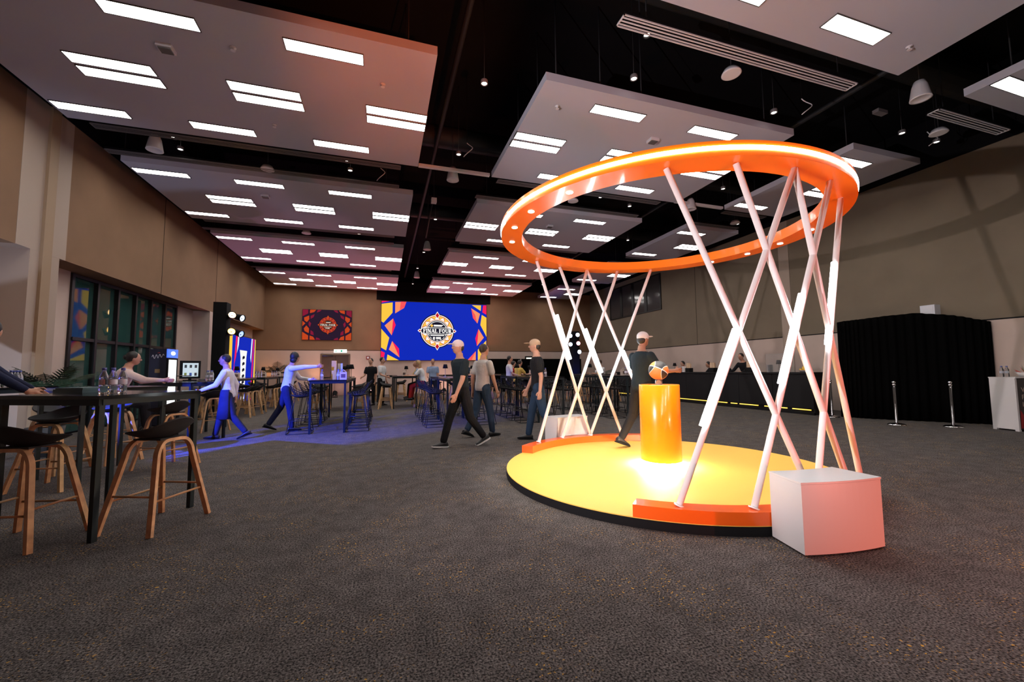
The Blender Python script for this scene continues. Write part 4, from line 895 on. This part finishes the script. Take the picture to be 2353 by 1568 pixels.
# ================================================================== PEOPLE
def unit(v): return Vector(v).normalized()
def person(label, loc, heading, shirt, trousers, arms, legs, lean=0.0, side=0.0, scale=1.0, sleeve='short', skin='skin', hair='short', hairm='hair', head=(0, 0),
           shoes=(.012, .012, .013), sole=None, vox=.014, pelvis=None, apron=None, cap=None, loose=.012, curl=(.25, .25), group=None, seated=False):
    """facing +Y locally. arms = ((upper,lower) right, (upper,lower) left); legs the same; directions are local vectors"""
    prim = []; b = MB()                       # prim: (p,q,ra,rb,tag)
    TA, SH = .43*1.0, .42
    ax = unit((math.sin(side), math.sin(lean), math.cos(lean)))
    fwd = unit(Vector((0, 1, 0))-ax*ax.y); rt = fwd.cross(ax)
    R0 = Vector((0, 0, 0))
    def seg(p, q, ra, rb, tag_):
        p, q = Vector(p), Vector(q); b.tube([p, p.lerp(q, .5), q], [ra, (ra+rb)/2, rb], 12); b.ell(p, (ra, ra, ra), 12, 8); b.ell(q, (rb, rb, rb), 12, 8); prim.append((p, q, ra, rb, tag_))
    prof = [(-.10, .115, .085), (-.03, .168, .112), (.05, .165, .112), (.14, .152, .105), (.22, .148, .104), (.32, .165, .115), (.41, .180, .118), (.47, .172, .105), (.515, .115, .085), (.55, .062, .062), (.62, .052, .055)]
    rg = []
    for t, hx, hy in prof:
        c = R0+ax*t; k = loose*.8 if t < .5 else 0
        rg.append([c+rt*((hx+k)*math.cos(2*PI*i/20))+fwd*((hy+k)*math.sin(2*PI*i/20)) for i in range(20)])
    b.rings(rg)
    prim.append((R0-ax*.10, R0-ax*.03, .13, .13, 'tr')); prim.append((R0-ax*.02, R0+ax*.47, .14, .15, 'sh')); prim.append((R0+ax*.545, R0+ax*.66, .05, .05, 'sk'))
    # head
    hy, hp = head; hd = Matrix.Rotation(hy, 3, 'Z') @ Matrix.Rotation(hp, 3, 'X')
    hc = R0+ax*.725+fwd*.025
    hf = lambda v: hc+(hd @ Vector(v))
    m4 = hd.to_4x4()
    b.ell(hc, (.076, .094, .112), 16, 12, mtx=m4); b.ell(hf((0, .028, -.055)), (.055, .058, .062), 14, 10, mtx=m4); b.ell(hf((0, .098, -.018)), (.013, .02, .022), 8, 6, mtx=m4)
    for s in (-1, 1): b.ell(hf((s*.077, -.005, -.012)), (.010, .018, .030), 8, 6, mtx=m4)
    prim.append((hc, hc+Vector((0, 0, .01)), .10, .10, 'sk'))
    seg(R0+ax*.53, hc-ax*.04, .052, .052, 'sk')
    # arms
    for i, s in enumerate((1, -1)):
        u, l = unit(arms[i][0]), unit(arms[i][1]); sh = R0+ax*.455+rt*(s*.185); el = sh+u*.285; wr = el+l*.25
        if sleeve == 'short':
            seg(sh, sh+u*.17, .060+loose*.6, .056+loose*.9, 'sh'); seg(sh+u*.15, el, .043, .040, 'sk'); seg(el, wr, .040, .028, 'sk')
        else:
            seg(sh, el, .058+loose*.4, .048+loose*.4, 'sh'); seg(el, el+l*.235, .046+loose*.4, .034+loose*.2, 'sh'); seg(wr-l*.03, wr, .028, .028, 'sk')
        # hand: palm, four fingers of different lengths, thumb from the side of the palm
        n = (-rt*s)-l*l.dot(-rt*s)
        if n.length < .2: n = Vector((0, 0, -1))-l*l.dot(Vector((0, 0, -1)))
        n.normalize(); w_ = l.cross(n)*(1 if s > 0 else -1)
        if w_.dot(fwd)+w_.z*.3 < 0: w_ = -w_
        seg(wr, wr+l*.035, .027, .030, 'sk')
        for q in (-.6, .6): seg(wr+l*.03+w_*(q*.03), wr+l*.085+w_*(q*.038), .017, .015, 'sk')
        cu = curl[i]
        for q, ln in ((1.5, .072), (.5, .082), (-.5, .076), (-1.5, .060)):
            p0 = wr+l*.085+w_*(q*.0215); a = unit(l+n*cu); p1 = p0+a*(ln*.5); a2 = unit(l+n*(cu*2.8)); p2 = p1+a2*(ln*.5); seg(p0, p1, .0098, .009, 'sk'); seg(p1, p2, .009, .0078, 'sk')
        p0 = wr+l*.03+w_*.030; p1 = p0+unit(l*.7+w_*.6+n*.35)*.045; seg(p0, p1, .0125, .0105, 'sk'); seg(p1, p1+unit(l+n*.4)*.032, .0105, .009, 'sk')
    # legs
    ank = []
    for i, s in enumerate((1, -1)):
        u, l = unit(legs[i][0]), unit(legs[i][1]); hip = R0-ax*.03+Vector((s*.088, 0, 0)); kn = hip+u*TA; an = kn+l*SH
        seg(hip, kn, .088+loose, .062+loose, 'tr'); seg(kn, an-l*.03, .060+loose, .046+loose, 'tr'); seg(an-l*.04, an, .036, .036, 'sk'); ank.append((an, l, u))
    low = min(a[0].z for a in ank); pz = (pelvis/scale if pelvis is not None else -low+.085)
    me = b.mesh('person', 'skin'); tmp = bpy.data.objects.new('tmp', me); C.objects.link(tmp)
    md = tmp.modifiers.new('r', 'REMESH'); md.mode = 'VOXEL'; md.voxel_size = vox; md.use_smooth_shade = True
    md = tmp.modifiers.new('s', 'SMOOTH'); md.factor = .5; md.iterations = 3
    out = bpy.data.meshes.new_from_object(tmp.evaluated_get(bpy.context.evaluated_depsgraph_get())); bpy.data.objects.remove(tmp); bpy.data.meshes.remove(me)
    n = len(out.polygons); co = np.empty(n*3); out.polygons.foreach_get('center', co); co = co.reshape(-1, 3)
    best = np.full(n, 1e9); idx = np.zeros(n, int); tags = {'sk': 0, 'sh': 1, 'tr': 2}
    for p, q, ra, rb, tg in prim:
        p_, d = np.array(p), np.array(q-p); L = max(d@d, 1e-9); t = np.clip((co-p_)@d/L, 0, 1)
        dist = np.linalg.norm(co-(p_+t[:, None]*d), axis=1)-(ra+(rb-ra)*t); k = dist < best; best[k] = dist[k]; idx[k] = tags[tg]
    tt = co@np.array(ax)                       # collar and hem follow the spine
    tor = np.abs(co@np.array(rt)) < .16
    idx[(idx == 1) & tor & (tt > .525)] = 0
    out.materials.clear()
    for m in (M[skin], shirt, trousers): out.materials.append(m)
    out.polygons.foreach_set('material_index', idx.astype(np.int32)); out.polygons.foreach_set('use_smooth', [True]*n); out.name = 'person'
    o = link('person', out, None, (loc[0], loc[1], loc[2]+pz*scale), math.radians(heading)); o.scale = (scale,)*3
    tag(o, label, 'person', group)
    # children
    hb = MB()
    if cap is not None:
        hb.ell(hf((0, -.004, .035)), (.086, .104, .088), 18, 12, mtx=m4); hb.ell(hf((0, .13, .045)), (.062, .065, .010), 14, 6, mtx=m4); hb.build('cap', cap, o)
        MB().ell(hf((0, -.038, -.012)), (.0775, .068, .072), 14, 10, mtx=m4).build('hair', hairm, o)
    elif hair == 'bun':
        hb.ell(hf((0, -.026, .022)), (.087, .096, .108), 18, 12, mtx=m4).ell(hf((0, -.105, .01)), (.045, .042, .045), 12, 8, mtx=m4).build('hair', hairm, o)
    elif hair == 'bob':
        hb.ell(hf((0, -.028, .018)), (.090, .098, .112), 18, 12, mtx=m4).ell(hf((0, -.055, -.065)), (.080, .06, .070), 16, 10, mtx=m4).build('hair', hairm, o)
    elif hair == 'long':
        hb.ell(hf((0, -.014, .022)), (.090, .098, .105), 18, 12, mtx=m4).ell(hf((0, -.07, -.12)), (.085, .05, .15), 16, 10, mtx=m4).build('hair', hairm, o)
    else: hb.ell(hf((0, -.026, .026)), (.084, .092, .100), 18, 12, mtx=m4).build('hair', hairm, o)
    eb = MB()
    for s in (-1, 1): eb.ell(hf((s*.030, .088, .008)), (.011, .006, .006), 8, 6, mtx=m4).ell(hf((s*.030, .090, .028)), (.017, .005, .004), 8, 6, mtx=m4)
    eb.build('eyes', 'eye', o); MB().ell(hf((0, .086, -.068)), (.022, .006, .007), 8, 6, mtx=m4).build('mouth', mat('lips', (.30, .10, .08), .5), o)
    sm_ = mat('shoe_%.3f_%.3f_%.3f' % shoes, shoes, .5)
    for an, l, u in ank:
        lift = max(0.0, (an.z-low)); pit = -math.atan2(-l.y, -l.z)*.55 if not seated else 0
        if lift < .02 and l.y > .25: pit = .12
        mt = Matrix.Translation(an) @ Matrix.Rotation(pit, 4, 'X')
        sb = MB(); rr = []
        for y, w2, h in ((-.085, .030, .06), (-.06, .040, .085), (0, .042, .085), (.06, .045, .055), (.12, .047, .035), (.165, .034, .022), (.185, .012, .012)):
            rr.append([mt @ Vector((w2*math.cos(2*PI*k/12), y, -.07+max(0, h)*(.5+.5*math.sin(2*PI*k/12)))) for k in range(12)])
        sb.rings(rr); s_ = sb.build('shoe', sm_, o)
        so = MB(); pts = [(-.095, .028), (-.07, .043), (.05, .048), (.13, .050), (.18, .034), (.195, .008)]
        poly = [(w2, y) for y, w2 in pts]+[(-w2, y) for y, w2 in reversed(pts)]
        so.prism(poly, -.085, -.066); so.v = [tuple(mt @ Vector(p)) for p in so.v]; so.build('sole', sole or M['black'], s_)
    if apron is not None:
        rr = []
        for t, hx, hy in ((.10, .172, .132), (-.05, .19, .145), (-.25, .20, .165), (-.50, .215, .19)):
            c = Vector((0, 0, t)); rr.append([c+Vector((hx*math.cos(a), hy*math.sin(a), 0)) for a in [math.radians(-25+230*i/20) for i in range(21)]])
        ab = MB(); ab.rings(rr, 0, False, False, False); a_ = ab.build('apron', apron, o); s2 = a_.modifiers.new('s', 'SOLIDIFY'); s2.thickness = .006
    return o
W_ = cloth('white_shirt', (.62, .62, .64)); NV = cloth('navy', (.018, .022, .055)); BK = cloth('black', (.010, .010, .012)); JN = cloth('jeans', (.020, .040, .075)); GT = cloth('grey_tee', (.50, .48, .46))
PKS = cloth('pale_pink', (.60, .46, .42)); DT = cloth('dark_teal', (.012, .020, .026)); YL = cloth('yellow', (.55, .38, .10)); RD = cloth('red', (.35, .02, .02)); BL = cloth('light_blue', (.25, .33, .50))
down = ((.12, .05, -1), (.05, .25, -1)); downL = ((-.12, .05, -1), (-.05, .25, -1))
stand = (((.04, 0, -1), (.02, 0, -1)), ((-.04, 0, -1), (-.02, 0, -1)))
def stride(a, bnd=.15): return (((.02, a, -1), (.02, a-.12, -1)), ((-.02, -a*.7, -1), (-.02, -a-.38, -1)))
sit = (((.18, .95, -.25), (.05, .1, -1)), ((-.18, .95, -.25), (-.05, .1, -1)))
white_sole = mat('white_sole', (.75, .74, .72), .5)
# foreground and middle distance
person('woman server in white shirt and navy trousers reaching over the bar table', (-1.98, 10.02, 0), -82, W_, NV, (((.25, .95, .12), (.05, 1, .05)), ((-.25, .55, -.75), (.3, .9, -.15))),
       (((.02, .20, -1), (.02, .12, -1)), ((-.04, -.30, -1), (-.02, -.62, -1))), lean=.18, scale=.96, sleeve='long', skin='skin', hair='bob', head=(.75, -.05), vox=.0085, curl=(.55, .3))
person('waiter in pale shirt and dark apron striding left in blue light', (-2.82, 9.2, 0), 92, W_, NV, (((.15, -.45, -.9), (.1, .1, -1)), ((-.12, .45, -.9), (-.1, .95, -.4))), stride(.36), lean=.10, scale=.92, sleeve='long', hair='short', hairm='hair', apron=NV, vox=.0095)
person('man in dark tee shirt and white cap walking left across the carpet', (1.28, 6.88, 0), 108, DT, BK, (((.16, -.30, -1), (.05, .15, -1)), ((-.14, .28, -1), (-.05, .5, -1))), stride(.40), lean=.05, scale=1.02, cap=mat('cap_white', (.62, .52, .52), .8), sole=white_sole, vox=.0085)
person('man in light grey tee shirt and jeans walking right behind the dark one', (1.86, 7.75, 0), -62, GT, JN, (((.14, .22, -1), (.05, .35, -1)), ((-.14, -.28, -1), (-.05, .05, -1))), stride(.26), lean=.04, scale=1.0, hair='short', hairm='hairb', vox=.0085)
person('man in black shirt and dark jeans passing behind the far white box', (2.72, 6.98, 0), 70, BK, JN, (((.14, .25, -1), (.05, .45, -1)), ((-.14, -.25, -1), (-.05, .1, -1))), stride(.28), lean=.04, scale=1.03, cap=mat('cap_tan', (.42, .28, .18), .8), vox=.009)
person('man in dark teal shirt and pale cap crossing the platform behind the pedestal', (3.84, 5.45, .082), -80, DT, BK, (((.2, .45, -.8), (.2, 1, .05)), ((-.2, .25, -.9), (-.1, 1, .1))), stride(.32), lean=.06, scale=1.0, skin='skin_d', cap=mat('cap_pale', (.55, .52, .52), .8), vox=.009)
person('person in navy at the left edge leaning over a bar table', (-4.22, 5.62, 0), -62, NV, BK, (((.2, .75, -.75), (.1, .8, -.6)), ((-.2, .75, -.75), (-.1, .8, -.6))), stand, lean=.36, scale=1.06, sleeve='long', hair='short', vox=.0095, head=(1.3, -.2))
person('man in pale shirt with dark hair bun sitting by the window holding a pad', (-4.30, 8.62, 0), -62, PKS, BK, (((.2, .85, -.45), (.05, 1, -.05)), ((-.15, .8, -.55), (.15, 1, .05))), sit, lean=.28, scale=.97, sleeve='long', hair='bun', vox=.0095, pelvis=.86, seated=True, head=(0, -.1))
tag(MB().box(-.09, .09, -.12, .12, 0, .012).box(-.08, .08, -.11, .11, .012, .016, 1).build('tablet', ['black', mat('pad_paper', (.62, .58, .50), .6)], None, (-3.52, 9.12, 1.21), .5), 'small pale pad held by the man in the pale shirt', 'tablet')
bottle(-1.27, 9.93, H, 'clear water bottle under the hand of the server')
# bar staff
for x, y, hd_, l, lean_, sc, hr, px in ((12.2, 13.95, 95, 'bar worker in black bending low at the far part of the bar', .55, .94, 'bun', None), (12.2, 12.45, 80, 'bar worker in black with bowed head behind the middle of the bar', .6, .92, 'bun', None),
        (12.35, 11.85, 60, 'grey haired bar worker bending down behind the middle of the bar', .6, .94, 'short', None), (12.1, 11.05, 95, 'tall barman in black leaning over the bar', .35, 1.02, 'short', None), (12.2, 17.9, 95, 'barman with a top knot at the far end of the bar', .05, 1.0, 'bun', None)):
    person(l, (x, y, 0), hd_, BK if y < 17 else GT, BK, (((.2, .7, -.8), (.05, 1, -.3)), ((-.2, .7, -.8), (-.05, 1, -.3))), stand, lean=lean_, scale=sc, sleeve='long', hair=hr, hairm='hair' if 'grey' not in l else 'hairb', vox=.016, head=(0, -.25))
# guests in the background
bgp = [(-.40, 16.4, 150, BK, BK, 'guest in black standing left of the video wall', 'short', 'hair', 0, .98), (-.02, 16.2, -120, W_, BK, 'bearded guest in a white shirt standing left of the video wall', 'short', 'hair', 0, 1.0),
       (1.38, 15.92, 90, YL, BK, 'seated guest in yellow at the left of the group under the video wall', 'short', 'hair', 1, .95), (1.38, 15.3, 90, BL, BK, 'seated guest in light blue in the group under the video wall', 'short', 'hairb', 1, .98),
       (1.38, 14.68, 75, W_, RD, 'seated fair haired guest in white seen from behind under the video wall', 'long', 'hairf', 1, .95), (2.58, 14.58, -90, W_, BK, 'seated guest in white facing the camera under the video wall', 'short', 'hair', 1, .96),
       (2.0, 17.1, 170, BL, NV, 'standing guest in light blue behind the group under the video wall', 'short', 'hairb', 0, .98), (3.3, 16.9, -160, JN, BK, 'standing guest in dark blue right of the group under the video wall', 'short', 'hair', 0, .96),
       (4.5, 14.5, -100, W_, BK, 'standing guest in a white shirt near the lit doorway', 'short', 'hair', 0, 1.0), (4.98, 15.92, -90, RD, BK, 'seated guest in red beside the white shirted one near the doorway', 'short', 'hair', 1, .95),
       (4.98, 15.05, -70, YL, BK, 'seated guest in yellow bending over a table near the doorway', 'short', 'hair', 1, .97), (6.22, 15.3, 90, BK, BK, 'seated guest in black right of the yellow one', 'short', 'hair', 1, .97),
       (8.52, 14.6, 90, W_, NV, 'seated guest in white bowing over a table near the blue tower', 'short', 'hairb', 1, .97)]
for x, y, hd_, sh, tr, l, hr, hm, seat, sc in bgp:
    if seat: person(l, (x, y, 0), hd_, sh, tr, (((.2, .6, -.75), (-.1, 1, .05)), ((-.2, .6, -.75), (.1, 1, .05))), sit, lean=.22, scale=sc, hair=hr, hairm=hm, vox=.018, pelvis=.87, seated=True)
    else: person(l, (x, y, 0), hd_, sh, tr, (((.14, .3, -1), (-.1, .9, -.3)), downL), stand, lean=.02, scale=sc, hair=hr, hairm=hm, vox=.018)

# small printed or tiny emitters are not worth a light sample each
for n_, m_ in MATS.items():
    if (n_.startswith('emit_') and n_ != 'emit_blue') or n_.startswith(('lens_', 'icon_', 'exit_', 'fridge_h', 'fridge_b', 'menu_lit')): m_.cycles.emission_sampling = 'NONE'
